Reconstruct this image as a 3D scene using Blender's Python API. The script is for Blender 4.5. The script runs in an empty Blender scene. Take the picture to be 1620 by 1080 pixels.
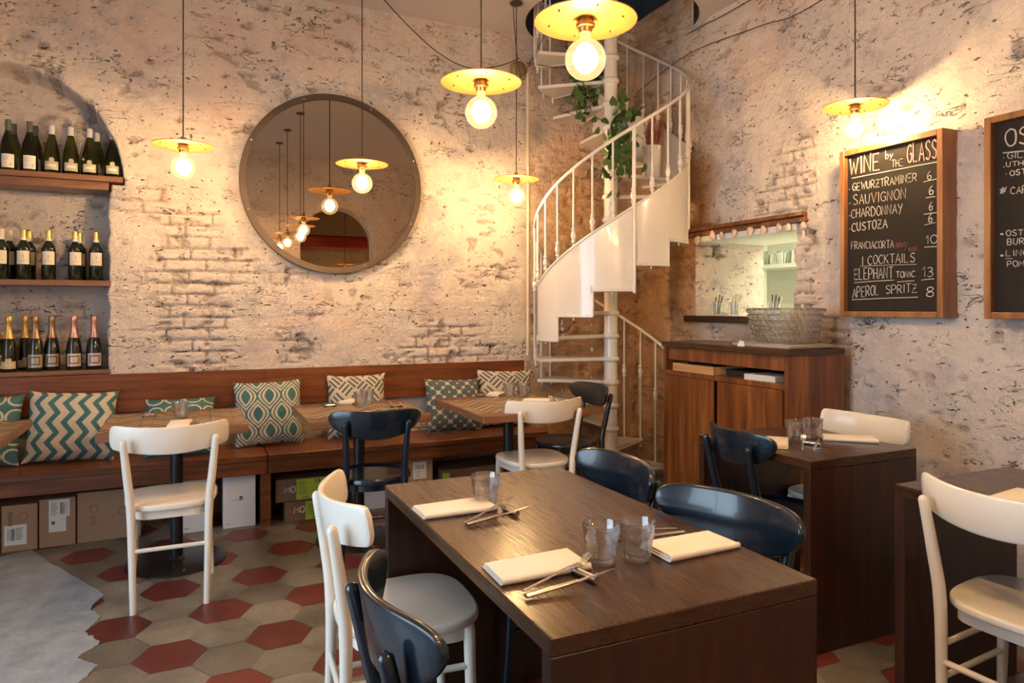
import bpy, bmesh, math, random
import numpy as np
from mathutils import Vector, Matrix
random.seed(7)
PI = math.pi
SC = bpy.context.scene
COL = SC.collection

# ---------------------------------------------------------------- camera, world, light, exposure
YAW = math.atan2(503, 1100)
SY, CY = math.sin(YAW), math.cos(YAW)
EYE = 1.34
cam = bpy.data.cameras.new('camera')
cam.sensor_width = 36.0
cam.lens = 36.0 * 1100 / 1620
cam.shift_y = -(540 - 487) / 1620
cam.clip_start = 0.02
camo = bpy.data.objects.new('camera', cam)
COL.objects.link(camo)
camo.location = (0, 0, EYE)
camo.rotation_euler = (PI / 2, 0, -YAW)
SC.camera = camo

w = bpy.data.worlds.new('daylight')
SC.world = w
w.use_nodes = True
bg = w.node_tree.nodes['Background']
bg.inputs[0].default_value = (0.66, 0.85, 1.0, 1)
bg.inputs[1].default_value = 5.0

vs = SC.view_settings
vs.view_transform = 'Standard'
vs.look = 'None'
vs.exposure = 0.78
vs.gamma = 1.0
vs.use_curve_mapping = False
LAMP_W = 47.0
LAMP_COL = (1.0, 0.60, 0.27)
KITCHEN_W = 26.0
SC.cycles.max_bounces = 10
SC.cycles.diffuse_bounces = 5
SC.cycles.glossy_bounces = 4
SC.cycles.transmission_bounces = 10
SC.cycles.transparent_max_bounces = 8
SC.cycles.caustics_reflective = False
SC.cycles.caustics_refractive = False
SC.cycles.sample_clamp_indirect = 4.0
SC.cycles.use_denoising = True

# daylight portals at the two street windows in the left wall
def portal(name, loc, sx, sz):
    l = bpy.data.lights.new(name, 'AREA')
    l.shape = 'RECTANGLE'
    l.size = sx
    l.size_y = sz
    l.cycles.is_portal = True
    o = bpy.data.objects.new(name, l)
    COL.objects.link(o)
    o.location = loc
    o.rotation_euler = (PI / 2, 0, -PI / 2)   # emits towards +X
    return o
portal('daylight_window', (-2.36, 1.55, 1.45), 2.7, 2.5)

# ---------------------------------------------------------------- helpers
def at_z(x, y, z):
    d = (EYE - z) * 1100 / (y - 487); l = (x - 810) / 1100 * d
    return Vector((d * SY + l * CY, d * CY - l * SY, z))
def at_Y(x, y, Y):
    t = (x - 810) / 1100; d = Y / (CY - t * SY)
    return Vector((d * (SY + t * CY), Y, EYE - (y - 487) / 1100 * d))
def at_X(x, y, X):
    t = (x - 810) / 1100; d = X / (SY + t * CY)
    return Vector((X, d * (CY - t * SY), EYE - (y - 487) / 1100 * d))

def empty(name, label, cat, loc=(0, 0, 0), rz=0, group=None):
    o = bpy.data.objects.new(name, None)
    COL.objects.link(o)
    o.empty_display_size = 0.1
    o.location = loc
    o.rotation_euler = (0, 0, rz)
    o['label'] = label
    o['category'] = cat
    if group: o['group'] = group
    return o
def tag(o, label, cat, group=None, kind=None):
    if label: o['label'] = label
    if cat: o['category'] = cat
    if group: o['group'] = group
    if kind: o['kind'] = kind
    return o
def copy_tree(o, parent=None):
    c = o.copy()
    COL.objects.link(c)
    if parent is not None: c.parent = parent
    for ch in list(o.children):
        copy_tree(ch, c)
    return c
def dup(o, loc, rz, label, group=None):
    c = copy_tree(o)
    c.location = loc
    c.rotation_euler = (0, 0, rz)
    c['label'] = label
    if group: c['group'] = group
    return c

class MB:
    def __init__(s):
        s.v = []; s.f = []; s.m = []; s.mi = 0
    def add(s, vs_, fs, mat=None):
        o = len(s.v)
        if mat is None: s.v += [tuple(p) for p in vs_]
        else: s.v += [tuple(mat @ Vector(p)) for p in vs_]
        s.f += [tuple(i + o for i in f) for f in fs]
        s.m += [s.mi] * len(fs)
        return s
    def box(s, x0, x1, y0, y1, z0, z1, b=0.0, mat=None, seg=1):
        if b <= 0:
            v = [(x, y, z) for x in (x0, x1) for y in (y0, y1) for z in (z0, z1)]
            return s.add(v, [(0, 1, 3, 2), (4, 6, 7, 5), (0, 4, 5, 1), (2, 3, 7, 6), (0, 2, 6, 4), (1, 5, 7, 3)], mat)
        bm = bmesh.new()
        bmesh.ops.create_cube(bm, size=1)
        for q in bm.verts:
            q.co = Vector(((x0 + x1) / 2 + q.co.x * (x1 - x0), (y0 + y1) / 2 + q.co.y * (y1 - y0), (z0 + z1) / 2 + q.co.z * (z1 - z0)))
        bmesh.ops.bevel(bm, geom=bm.edges[:], offset=b, segments=seg, profile=0.5, affect='EDGES')
        return s.bm(bm, mat)
    def bm(s, bm, mat=None):
        bm.verts.index_update()
        s.add([q.co.copy() for q in bm.verts], [[q.index for q in f.verts] for f in bm.faces], mat)
        bm.free()
        return s
    def prism(s, pts, z0, z1, b=0.0, mat=None, seg=2):
        bm = bmesh.new()
        vs_ = [bm.verts.new((p[0], p[1], z0)) for p in pts]
        f = bm.faces.new(vs_)
        r = bmesh.ops.extrude_face_region(bm, geom=[f])
        for q in r['geom']:
            if isinstance(q, bmesh.types.BMVert): q.co.z = z1
        bmesh.ops.recalc_face_normals(bm, faces=bm.faces[:])
        if b > 0:
            es = [e for e in bm.edges if len(e.link_faces) == 2 and e.calc_face_angle(0) > 0.9]
            bmesh.ops.bevel(bm, geom=es, offset=b, segments=seg, profile=0.5, affect='EDGES')
        return s.bm(bm, mat)
    def lathe(s, prof, n=24, mat=None, a0=0, a1=2 * PI, fr=None, caps=True):
        full = abs(a1 - a0 - 2 * PI) < 1e-6
        vs_ = []; fs = []
        m = n if full else n + 1
        for (r, z) in prof:
            for k in range(m):
                a = a0 + (a1 - a0) * k / n
                rr = r * (fr(a, z) if fr else 1)
                vs_.append((rr * math.cos(a), rr * math.sin(a), z))
        for i in range(len(prof) - 1):
            for k in range(n):
                k2 = (k + 1) % m if full else k + 1
                fs.append((i * m + k, i * m + k2, (i + 1) * m + k2, (i + 1) * m + k))
        if full and caps:
            if prof[0][0] > 1e-5: fs.append(tuple(reversed(range(m))))
            if prof[-1][0] > 1e-5: fs.append(tuple((len(prof) - 1) * m + k for k in range(m)))
        return s.add(vs_, fs, mat)
    def tube(s, pts, r, n=10, cap=True, mat=None, flat=1.0):
        pts = [Vector(p) for p in pts]
        if not isinstance(r, (list, tuple)): r = [r] * len(pts)
        t0 = (pts[1] - pts[0]).normalized()
        up = Vector((0, 0, 1)) if abs(t0.z) < 0.95 else Vector((1, 0, 0))
        nrm = (up - t0 * up.dot(t0)).normalized()
        vs_ = []; fs = []
        for i, p in enumerate(pts):
            if i == 0: t = pts[1] - pts[0]
            elif i == len(pts) - 1: t = pts[-1] - pts[-2]
            else: t = (pts[i + 1] - pts[i]).normalized() + (pts[i] - pts[i - 1]).normalized()
            t.normalize()
            nrm = (nrm - t * nrm.dot(t)).normalized()
            bn = t.cross(nrm)
            for k in range(n):
                a = 2 * PI * k / n
                vs_.append(p + nrm * (math.cos(a) * r[i] * flat) + bn * (math.sin(a) * r[i]))
        for i in range(len(pts) - 1):
            for k in range(n):
                k2 = (k + 1) % n
                fs.append((i * n + k, i * n + k2, (i + 1) * n + k2, (i + 1) * n + k))
        if cap:
            fs.append(tuple(reversed(range(n))))
            fs.append(tuple((len(pts) - 1) * n + k for k in range(n)))
        return s.add(vs_, fs, mat)
    def grid(s, fn, nu, nv):
        vs_ = [fn(i / nu, j / nv) for j in range(nv + 1) for i in range(nu + 1)]
        fs = [(j * (nu + 1) + i, j * (nu + 1) + i + 1, (j + 1) * (nu + 1) + i + 1, (j + 1) * (nu + 1) + i) for j in range(nv) for i in range(nu)]
        return s.add(vs_, fs)
    def build(s, name, mats, parent=None, smooth=35, fix=True):
        me = bpy.data.meshes.new(name)
        me.from_pydata(s.v, [], s.f)
        if not isinstance(mats, (list, tuple)): mats = [mats]
        for m in mats: me.materials.append(m)
        if len(mats) > 1: me.polygons.foreach_set('material_index', s.m)
        if fix:
            bm = bmesh.new(); bm.from_mesh(me)
            bmesh.ops.recalc_face_normals(bm, faces=bm.faces[:])
            bm.to_mesh(me); bm.free()
        if smooth:
            me.polygons.foreach_set('use_smooth', [True] * len(me.polygons))
            me.set_sharp_from_angle(angle=math.radians(smooth))
        me.update()
        o = bpy.data.objects.new(name, me)
        COL.objects.link(o)
        if parent is not None: o.parent = parent
        return o

def rot(ax, a): return Matrix.Rotation(a, 4, ax)
def tr(x, y, z): return Matrix.Translation((x, y, z))
def smooth_path(pts, n=6):
    P = [Vector(p) for p in pts]
    P = [P[0] * 2 - P[1]] + P + [P[-1] * 2 - P[-2]]
    out = []
    for i in range(1, len(P) - 2):
        for k in range(n):
            t = k / n
            a, b, c, d = P[i - 1], P[i], P[i + 1], P[i + 2]
            out.append(0.5 * ((2 * b) + (c - a) * t + (2 * a - 5 * b + 4 * c - d) * t * t + (3 * b - 3 * c + d - a) * t ** 3))
    out.append(P[-2])
    return out
def lerp_list(vals, n):
    out = []
    for i in range(len(vals) - 1):
        for k in range(n): out.append(vals[i] + (vals[i + 1] - vals[i]) * k / n)
    out.append(vals[-1])
    return out

# numpy value noise
_TAB = {}
def vnoise(x, y, seed=0):
    T = _TAB.get(seed)
    if T is None: T = _TAB[seed] = np.random.RandomState(seed).rand(256, 256)
    xi = np.floor(x).astype(int); yi = np.floor(y).astype(int)
    fx = x - xi; fy = y - yi
    fx = fx * fx * (3 - 2 * fx); fy = fy * fy * (3 - 2 * fy)
    g = lambda a, b: T[a & 255, b & 255]
    return (g(xi, yi) * (1 - fx) + g(xi + 1, yi) * fx) * (1 - fy) + (g(xi, yi + 1) * (1 - fx) + g(xi + 1, yi + 1) * fx) * fy
def fbm(x, y, seed=0, o=4):
    a = 0.5; s = 0; t = 0
    for k in range(o):
        s = s + a * vnoise(x, y, seed + k); t += a
        x = x * 2.03 + 3.1; y = y * 2.03 + 1.7; a *= 0.5
    return s / t

# ---------------------------------------------------------------- materials
def nt(name):
    m = bpy.data.materials.new(name)
    m.use_nodes = True
    t = m.node_tree
    return m, t, t.nodes['Principled BSDF'], t.nodes['Material Output']
def N(t, typ, **kw):
    n = t.nodes.new(typ)
    for k, v in kw.items():
        if k == 'op': n.operation = v
        elif k.startswith('i_'):
            key = k[2:]
            n.inputs[int(key) if key.isdigit() else key].default_value = v
        else: setattr(n, k, v)
    return n
def L(t, a, b): t.links.new(a, b)
def ramp(t, fac, stops):
    r = N(t, 'ShaderNodeValToRGB')
    e = r.color_ramp.elements
    while len(e) > 1: e.remove(e[-1])
    e[0].position = stops[0][0]; e[0].color = (*stops[0][1], 1)
    for p, c in stops[1:]:
        q = e.new(p); q.color = (*c, 1)
    L(t, fac, r.inputs[0])
    return r.outputs[0]
def coords(t, scale=(1, 1, 1), rotv=(0, 0, 0), loc=(0, 0, 0)):
    tc = N(t, 'ShaderNodeTexCoord'); mp = N(t, 'ShaderNodeMapping')
    mp.inputs['Scale'].default_value = scale
    mp.inputs['Rotation'].default_value = rotv
    mp.inputs['Location'].default_value = loc
    L(t, tc.outputs['Object'], mp.inputs[0])
    return mp.outputs[0]
def noise(t, vec, scale, detail=4, rough=0.55, dist=0):
    n = N(t, 'ShaderNodeTexNoise')
    n.inputs['Scale'].default_value = scale
    n.inputs['Detail'].default_value = detail
    n.inputs['Roughness'].default_value = rough
    n.inputs['Distortion'].default_value = dist
    L(t, vec, n.inputs['Vector'])
    return n.outputs['Fac']
def math_(t, op, a, b=None, clamp=False):
    n = N(t, 'ShaderNodeMath', op=op)
    n.use_clamp = clamp
    for i, q in enumerate((a, b)):
        if q is None: continue
        if isinstance(q, (int, float)): n.inputs[i].default_value = q
        else: L(t, q, n.inputs[i])
    return n.outputs[0]
def mix(t, fac, a, b, mode='MIX'):
    n = N(t, 'ShaderNodeMix', data_type='RGBA', blend_type=mode)
    for s_, q in ((n.inputs[0], fac), (n.inputs[6], a), (n.inputs[7], b)):
        if isinstance(q, (int, float)): s_.default_value = q
        elif isinstance(q, tuple): s_.default_value = (*q, 1)
        else: L(t, q, s_)
    return n.outputs[2]
def bump(t, h, strength, dist=0.01, bsdf=None):
    b = N(t, 'ShaderNodeBump')
    b.inputs['Strength'].default_value = strength
    b.inputs['Distance'].default_value = dist
    L(t, h, b.inputs['Height'])
    if bsdf: L(t, b.outputs[0], bsdf.inputs['Normal'])
    return b.outputs[0]
def simple(name, col, rough=0.5, metal=0.0, coat=0.0, var=0.0, vscale=20, bmp=0.0, spec=0.5):
    m, t, p, o = nt(name)
    p.inputs['Base Color'].default_value = (*col, 1)
    p.inputs['Roughness'].default_value = rough
    p.inputs['Metallic'].default_value = metal
    p.inputs['Coat Weight'].default_value = coat
    p.inputs['Coat Roughness'].default_value = 0.06
    p.inputs['Specular IOR Level'].default_value = spec
    if var or bmp:
        f = noise(t, coords(t), vscale)
        if var:
            L(t, mix(t, f, tuple(max(0, c * (1 - var)) for c in col), tuple(min(1, c * (1 + var)) for c in col)), p.inputs['Base Color'])
        if bmp: bump(t, f, bmp, 0.005, p)
    return m

def wood(name, dark, mid, light, axis=1, rough=0.35, coat=0.2, scale=1.0):
    m, t, p, o = nt(name)
    s = [14, 14, 14]; s[axis] = 1.1
    if axis == 1: s = [11, 1.1, 60]
    v = coords(t, tuple(q * scale for q in s))
    n1 = noise(t, v, 1.6, 6, 0.62, 0.6)
    s2 = [60, 60, 60]; s2[axis] = 2.5
    if axis == 1: s2[2] = 220
    n2 = noise(t, coords(t, tuple(q * scale for q in s2)), 2.0, 3, 0.6)
    n3 = noise(t, coords(t), 2.2, 2)
    c = ramp(t, n1, [(0.34, dark), (0.50, mid), (0.66, light)])
    c = mix(t, math_(t, 'MULTIPLY', n2, 0.38), c, tuple(q * 0.35 for q in dark), 'MIX')
    c = mix(t, math_(t, 'MULTIPLY', n3, 0.5), c, mid)
    L(t, c, p.inputs['Base Color'])
    p.inputs['Roughness'].default_value = rough
    r = math_(t, 'ADD', math_(t, 'MULTIPLY', n2, 0.14), rough - 0.05)
    L(t, r, p.inputs['Roughness'])
    p.inputs['Coat Weight'].default_value = coat
    p.inputs['Coat Roughness'].default_value = 0.2
    bump(t, n2, 0.10, 0.002, p)
    return m

def plaster(name, base, pink, grey, crack_amt=1.0, brick=False):
    m, t, p, o = nt(name)
    v = coords(t)
    big = noise(t, v, 1.3, 5, 0.6)
    mid_ = noise(t, v, 5.0, 5, 0.65)
    fine = noise(t, v, 42.0, 5, 0.7)
    blot = noise(t, coords(t, loc=(7, 3, 5)), 2.6, 6, 0.72)
    c = ramp(t, mid_, [(0.25, tuple(q * 0.90 for q in base)), (0.55, base), (0.8, tuple(min(1, q * 1.06) for q in base))])
    c = mix(t, ramp(t, big, [(0.50, (0, 0, 0)), (0.72, (0.75, 0.75, 0.75))]), c, pink)
    c = mix(t, ramp(t, blot, [(0.52, (0, 0, 0)), (0.66, (0.75, 0.75, 0.75))]), c, grey)
    # thin wandering cracks, stretched along the courses
    vc = coords(t, (1.0, 1.0, 2.6))
    nc = noise(t, vc, 5.5, 4, 0.6, 0.9)
    line = math_(t, 'ABSOLUTE', math_(t, 'SUBTRACT', nc, 0.5))
    msk = noise(t, coords(t, (1, 1, 2.2), loc=(2, 9, 4)), 4.2, 3, 0.6)
    k = ramp(t, line, [(0.0, (1, 1, 1)), (0.012, (0, 0, 0))])
    k = math_(t, 'MULTIPLY', k, ramp(t, msk, [(0.545, (0, 0, 0)), (0.60, (1, 1, 1))]))
    # pits
    pn = noise(t, coords(t, (1, 1, 1.8)), 24, 3, 0.55)
    pit = ramp(t, pn, [(0.665, (0, 0, 0)), (0.70, (1, 1, 1))])
    kk = math_(t, 'MAXIMUM', k, pit)
    at = N(t, 'ShaderNodeAttribute', attribute_name='wear')
    wear = at.outputs['Fac']
    kk = math_(t, 'MULTIPLY', kk, crack_amt)
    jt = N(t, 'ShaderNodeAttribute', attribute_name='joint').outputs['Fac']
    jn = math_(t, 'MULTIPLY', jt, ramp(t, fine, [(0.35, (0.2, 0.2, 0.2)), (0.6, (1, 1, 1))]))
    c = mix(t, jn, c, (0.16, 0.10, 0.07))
    c = mix(t, kk, c, (0.09, 0.055, 0.04))
    if brick:
        raw = mix(t, ramp(t, mid_, [(0.3, (0, 0, 0)), (0.7, (1, 1, 1))]), (0.36, 0.20, 0.10), (0.56, 0.36, 0.20))
        c = mix(t, wear, c, raw)
    L(t, c, p.inputs['Base Color'])
    p.inputs['Roughness'].default_value = 0.85
    p.inputs['Specular IOR Level'].default_value = 0.25
    hh = math_(t, 'SUBTRACT', math_(t, 'ADD', math_(t, 'MULTIPLY', mid_, 0.9), math_(t, 'MULTIPLY', fine, 0.55)), math_(t, 'MULTIPLY', kk, 0.9))
    bump(t, hh, 1.0, 0.028, p)
    return m

M = {}
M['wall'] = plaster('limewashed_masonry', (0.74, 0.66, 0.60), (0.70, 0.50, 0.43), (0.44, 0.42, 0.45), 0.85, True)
M['ceiling'] = simple('ceiling_plaster', (0.66, 0.60, 0.57), 0.9, var=0.04, vscale=3, bmp=0.1)
M['kitchen_wall'] = simple('kitchen_paint', (0.85, 0.85, 0.80), 0.5)
M['kitchen_shadow'] = simple('kitchen_grey', (0.45, 0.48, 0.45), 0.5)
M['black'] = simple('matt_black', (0.012, 0.012, 0.013), 0.6)
M['grout'] = simple('cement_screed', (0.26, 0.25, 0.24), 0.55, var=0.25, vscale=5, bmp=0.3)
M['screed'] = simple('worn_cement', (0.33, 0.37, 0.41), 0.34, var=0.45, vscale=11, bmp=1.0)
def tile(name, a, b):
    m, t, p, o = nt(name)
    v = coords(t)
    n1 = noise(t, v, 3.5, 6, 0.7); n2 = noise(t, v, 60, 3, 0.7)
    c = ramp(t, n1, [(0.3, a), (0.7, b)])
    c = mix(t, ramp(t, n2, [(0.5, (0, 0, 0)), (0.75, (0.45, 0.45, 0.45))]), c, tuple(q * 0.45 for q in a))
    tn = N(t, 'ShaderNodeAttribute', attribute_name='tone').outputs['Fac']
    c = mix(t, tn, mix(t, 1.0, c, (0.72, 0.70, 0.68), 'MULTIPLY'), mix(t, 1.0, c, (1.25, 1.25, 1.22), 'MULTIPLY'))
    L(t, c, p.inputs['Base Color'])
    L(t, ramp(t, n1, [(0.3, (0.28, 0.28, 0.28)), (0.7, (0.5, 0.5, 0.5))]), p.inputs['Roughness'])
    bump(t, n2, 0.15, 0.003, p)
    return m
M['tile_grey'] = tile('grey_cement_tile', (0.125, 0.11, 0.085), (0.27, 0.245, 0.20))
M['tile_red'] = tile('red_cement_tile', (0.12, 0.022, 0.018), (0.165, 0.036, 0.028))
M['wood_bench'] = wood('bench_pine', (0.060, 0.016, 0.005), (0.19, 0.055, 0.014), (0.32, 0.105, 0.028), 0, 0.28, 0.3)
M['wood_shelf'] = wood('shelf_oak', (0.13, 0.055, 0.025), (0.25, 0.115, 0.055), (0.36, 0.18, 0.09), 0, 0.4, 0.2)
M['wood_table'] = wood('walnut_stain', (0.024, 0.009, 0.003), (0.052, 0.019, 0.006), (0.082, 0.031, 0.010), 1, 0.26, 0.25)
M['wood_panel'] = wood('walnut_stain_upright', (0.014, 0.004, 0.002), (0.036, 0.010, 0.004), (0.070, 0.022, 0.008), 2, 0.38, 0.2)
M['wood_cab'] = wood('cabinet_fir', (0.060, 0.017, 0.005), (0.20, 0.065, 0.016), (0.40, 0.155, 0.040), 2, 0.30, 0.3, 0.7)
M['wood_light'] = wood('light_beech', (0.45, 0.22, 0.08), (0.60, 0.33, 0.14), (0.70, 0.42, 0.20), 1, 0.4, 0.1)
M['wood_frame'] = wood('chestnut_frame', (0.15, 0.055, 0.018), (0.30, 0.125, 0.042), (0.40, 0.19, 0.07), 2, 0.35, 0.3)
M['cream'] = simple('cream_lacquer', (0.80, 0.75, 0.66), 0.32, coat=0.35)
M['stair'] = simple('white_stair_enamel', (0.72, 0.69, 0.65), 0.22, coat=0.5, var=0.06, vscale=6, bmp=0.05)
M['navy'] = simple('navy_lacquer', (0.005, 0.013, 0.025), 0.24, coat=0.35)
M['blackmetal'] = simple('black_powder_coat', (0.015, 0.015, 0.018), 0.35, metal=0.3, coat=0.2)
M['chairblack'] = simple('black_lacquer', (0.016, 0.017, 0.020), 0.28, coat=0.4)
M['brass'] = simple('brass_disc', (0.50, 0.27, 0.075), 0.42, metal=0.7)
M['brassd'] = simple('aged_brass', (0.45, 0.28, 0.10), 0.3, metal=1.0)
M['steel'] = simple('mirror_frame_steel', (0.11, 0.085, 0.07), 0.4, metal=0.7)
M['silver'] = simple('polished_steel', (0.75, 0.72, 0.68), 0.16, metal=1.0)
M['cord'] = simple('dark_textile_cord', (0.06, 0.035, 0.02), 0.8)
M['pipe'] = simple('cream_conduit', (0.66, 0.56, 0.42), 0.4)
M['board'] = simple('chalkboard', (0.019, 0.016, 0.014), 0.75, var=0.3, vscale=7, spec=0.25)
M['chalk'] = simple('chalk_white', (0.58, 0.55, 0.52), 0.9)
M['chalkpink'] = simple('chalk_pink', (0.66, 0.42, 0.36), 0.9)
M['chalkred'] = simple('chalk_dull_red', (0.28, 0.10, 0.07), 0.9)
M['card'] = simple('corrugated_card', (0.40, 0.25, 0.155), 0.8, var=0.08, vscale=30)
M['carddark'] = simple('brown_printed_card', (0.21, 0.125, 0.07), 0.7, var=0.08, vscale=30)
M['cardwhite'] = simple('white_card', (0.66, 0.66, 0.70), 0.6)
M['paper'] = simple('label_paper', (0.82, 0.80, 0.76), 0.6)
M['paperwarm'] = simple('cream_label_paper', (0.78, 0.71, 0.58), 0.6)
M['ink'] = simple('print_ink', (0.05, 0.05, 0.055), 0.7)
M['inkred'] = simple('red_print_ink', (0.35, 0.08, 0.04), 0.7)
M['lime'] = simple('lime_label', (0.45, 0.62, 0.05), 0.6)
M['green'] = simple('green_ink', (0.04, 0.30, 0.08), 0.6)
M['napkin'] = simple('cotton_napkin', (0.86, 0.81, 0.74), 0.85, bmp=0.15, vscale=120)
M['goldfoil'] = simple('gold_foil', (0.80, 0.52, 0.16), 0.3, metal=0.8)
M['pinkfoil'] = simple('rose_foil', (0.72, 0.38, 0.32), 0.3, metal=0.8)
M['bronzefoil'] = simple('bronze_foil', (0.42, 0.27, 0.16), 0.3, metal=0.8)
M['greycap'] = simple('grey_capsule', (0.10, 0.12, 0.12), 0.4)
M['labelgrey'] = simple('greige_label', (0.46, 0.44, 0.34), 0.5)
M['leaf'] = simple('pothos_leaf', (0.055, 0.12, 0.025), 0.4, coat=0.2, var=0.5, vscale=14)
M['dry'] = simple('dried_heather', (0.42, 0.16, 0.12), 0.8, var=0.4, vscale=40)
M['pot'] = simple('white_ceramic', (0.78, 0.76, 0.73), 0.3)
M['shell'] = simple('oyster_shell', (0.72, 0.56, 0.46), 0.5, var=0.25, vscale=30, bmp=0.4)
M['redhood'] = simple('red_enamel', (0.30, 0.02, 0.015), 0.3, coat=0.3)
M['dish'] = simple('steel_dish', (0.70, 0.72, 0.72), 0.25, metal=0.9)
M['tray'] = simple('grey_tray', (0.34, 0.30, 0.26), 0.4)

def glass(name, col, rough=0.0, ior=1.45):
    m, t, p, o = nt(name)
    p.inputs['Base Color'].default_value = (*col, 1)
    p.inputs['Transmission Weight'].default_value = 1.0
    p.inputs['Roughness'].default_value = rough
    p.inputs['IOR'].default_value = ior
    return m
def clear(name, col, share):
    m = glass(name, col, 0.0, 1.42)
    t = m.node_tree; p = t.nodes['Principled BSDF']; o = t.nodes['Material Output']
    tr_ = N(t, 'ShaderNodeBsdfTransparent'); mx = N(t, 'ShaderNodeMixShader', i_0=share)
    L(t, p.outputs[0], mx.inputs[1]); L(t, tr_.outputs[0], mx.inputs[2]); L(t, mx.outputs[0], o.inputs[0])
    return m

M['bottlegreen'] = glass('green_bottle_glass', (0.30, 0.36, 0.045), 0.03)
M['bottledark'] = simple('dark_bottle_glass', (0.010, 0.014, 0.006), 0.06, coat=0.5)
M['bottlesmoke'] = glass('smoked_bottle_glass', (0.16, 0.17, 0.035), 0.02)

def thin_glass(name, tint, gl=0.12, emis=0.0, solid=0.0):
    m, t, p, o = nt(name)
    t.nodes.remove(p)
    tr_ = N(t, 'ShaderNodeBsdfTransparent'); tr_.inputs[0].default_value = (*tint, 1)
    g = N(t, 'ShaderNodeBsdfGlossy'); g.inputs['Roughness'].default_value = 0.03
    lw = N(t, 'ShaderNodeLayerWeight'); lw.inputs[0].default_value = 0.35
    mx = N(t, 'ShaderNodeMixShader')
    f = math_(t, 'ADD', math_(t, 'MULTIPLY', lw.outputs['Facing'], 0.55), gl * 0.3, True)
    L(t, f, mx.inputs[0]); L(t, tr_.outputs[0], mx.inputs[1]); L(t, g.outputs[0], mx.inputs[2])
    out = mx.outputs[0]
    if solid:
        gb = N(t, 'ShaderNodeBsdfGlass'); gb.inputs['Roughness'].default_value = 0.0; gb.inputs['IOR'].default_value = 1.45
        m3 = N(t, 'ShaderNodeMixShader', i_0=solid); L(t, out, m3.inputs[1]); L(t, gb.outputs[0], m3.inputs[2]); out = m3.outputs[0]
    if emis:
        e = N(t, 'ShaderNodeEmission'); e.inputs[0].default_value = (1.0, 0.66, 0.28, 1); e.inputs[1].default_value = emis
        ad = N(t, 'ShaderNodeAddShader'); L(t, out, ad.inputs[0]); L(t, e.outputs[0], ad.inputs[1]); out = ad.outputs[0]
    L(t, out, o.inputs[0])
    return m
M['bulb'] = thin_glass('bulb_glass', (1.0, 0.96, 0.88), 0.12, 0.35)
M['glass'] = thin_glass('clear_tumbler_glass', (0.98, 0.98, 0.98), 0.35, 0.0, 0.33)
M['bubble'] = thin_glass('clear_acrylic', (0.97, 0.96, 0.94), 0.35, 0.0, 0.30)
M['window'] = thin_glass('window_glass', (0.97, 0.98, 1.0), 0.1)
def emitter(name, col, s):
    m, t, p, o = nt(name)
    t.nodes.remove(p)
    e = N(t, 'ShaderNodeEmission'); e.inputs[0].default_value = (*col, 1); e.inputs[1].default_value = s
    L(t, e.outputs[0], o.inputs[0])
    m.cycles.emission_sampling = 'NONE'
    return m
M['filament'] = emitter('glowing_filament', (1.0, 0.74, 0.38), 60)
m_, t_, p_, o_ = nt('bronze_mirror')
p_.inputs['Base Color'].default_value = (0.50, 0.42, 0.33, 1); p_.inputs['Metallic'].default_value = 1.0; p_.inputs['Roughness'].default_value = 0.0
M['mirror'] = m_
def attr_mat(name, attr='pattern', rough=0.8, coat=0.0, weave=True):
    m, t, p, o = nt(name)
    a = N(t, 'ShaderNodeAttribute', attribute_name=attr)
    c = a.outputs['Color']
    f = noise(t, coords(t), 90, 3, 0.6)
    c = mix(t, math_(t, 'MULTIPLY', f, 0.35), c, (0.12, 0.09, 0.06), 'MULTIPLY')
    L(t, c, p.inputs['Base Color'])
    p.inputs['Roughness'].default_value = rough
    p.inputs['Coat Weight'].default_value = coat
    bump(t, f, 0.2, 0.003, p)
    return m
M['fabric'] = attr_mat('printed_cotton')
M['mosaic'] = attr_mat('inlaid_wood_top', rough=0.42, coat=0.15)
# ================================================================ the setting
def struct(o): o['kind'] = 'structure'; return o
def sstep(a, b, x):
    t = np.clip((x - a) / (b - a), 0, 1); return t * t * (3 - 2 * t)
def masonry(a, z, seed, brickmask):
    """relief of the limewashed wall, metres out of the wall plane"""
    h = 0.022 * fbm(a * 1.7, z * 1.7, seed, 3) + 0.010 * fbm(a * 9, z * 11, seed + 9, 3) + 0.005 * vnoise(a * 36, z * 44, seed + 20)
    zz = z + 0.012 * (fbm(a * 2.2, z * 1.0, seed + 30, 2) - 0.5) * 2
    aa = a + 0.012 * (fbm(a * 3, z * 6, seed + 33, 2) - 0.5) * 2
    row = zz / 0.075; ri = np.floor(row); fr = row - ri
    off = (ri % 2) * 0.5 + ((ri * 0.37) % 1) * 0.25
    cl = aa / 0.25 + off; ci = np.floor(cl); fc = cl - ci
    d = np.minimum(np.minimum(fr, 1 - fr) * 0.075, np.minimum(fc, 1 - fc) * 0.25)
    d = d + 0.008 * (fbm(a * 25, z * 25, seed + 40, 2) - 0.5)
    g = 1 - sstep(0.0, 0.012, d)
    br = vnoise(ci * 7.31 + 3.3, ri * 5.17 + 1.9, seed + 50)
    crk = sstep(0.47, 0.62, fbm(a * 3.1, z * 4.3, seed + 60, 3))
    pa = sstep(0.35, 0.65, fbm(a * 1.1, z * 1.6, seed + 70, 3)) * brickmask + 0.12 * brickmask
    pa = np.clip(pa, 0, 1)
    h = h + (br - 0.5) * 0.010 * pa - g * (0.004 + 0.018 * crk) * pa
    gouge = sstep(0.66, 0.74, fbm(a * 12, z * 20, seed + 80, 2)) * crk
    h = h - gouge * 0.022
    return h + 0.004, g * sstep(0.35, 0.8, crk) * sstep(0.2, 0.7, pa) * 0.75 + gouge * 0.6

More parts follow.
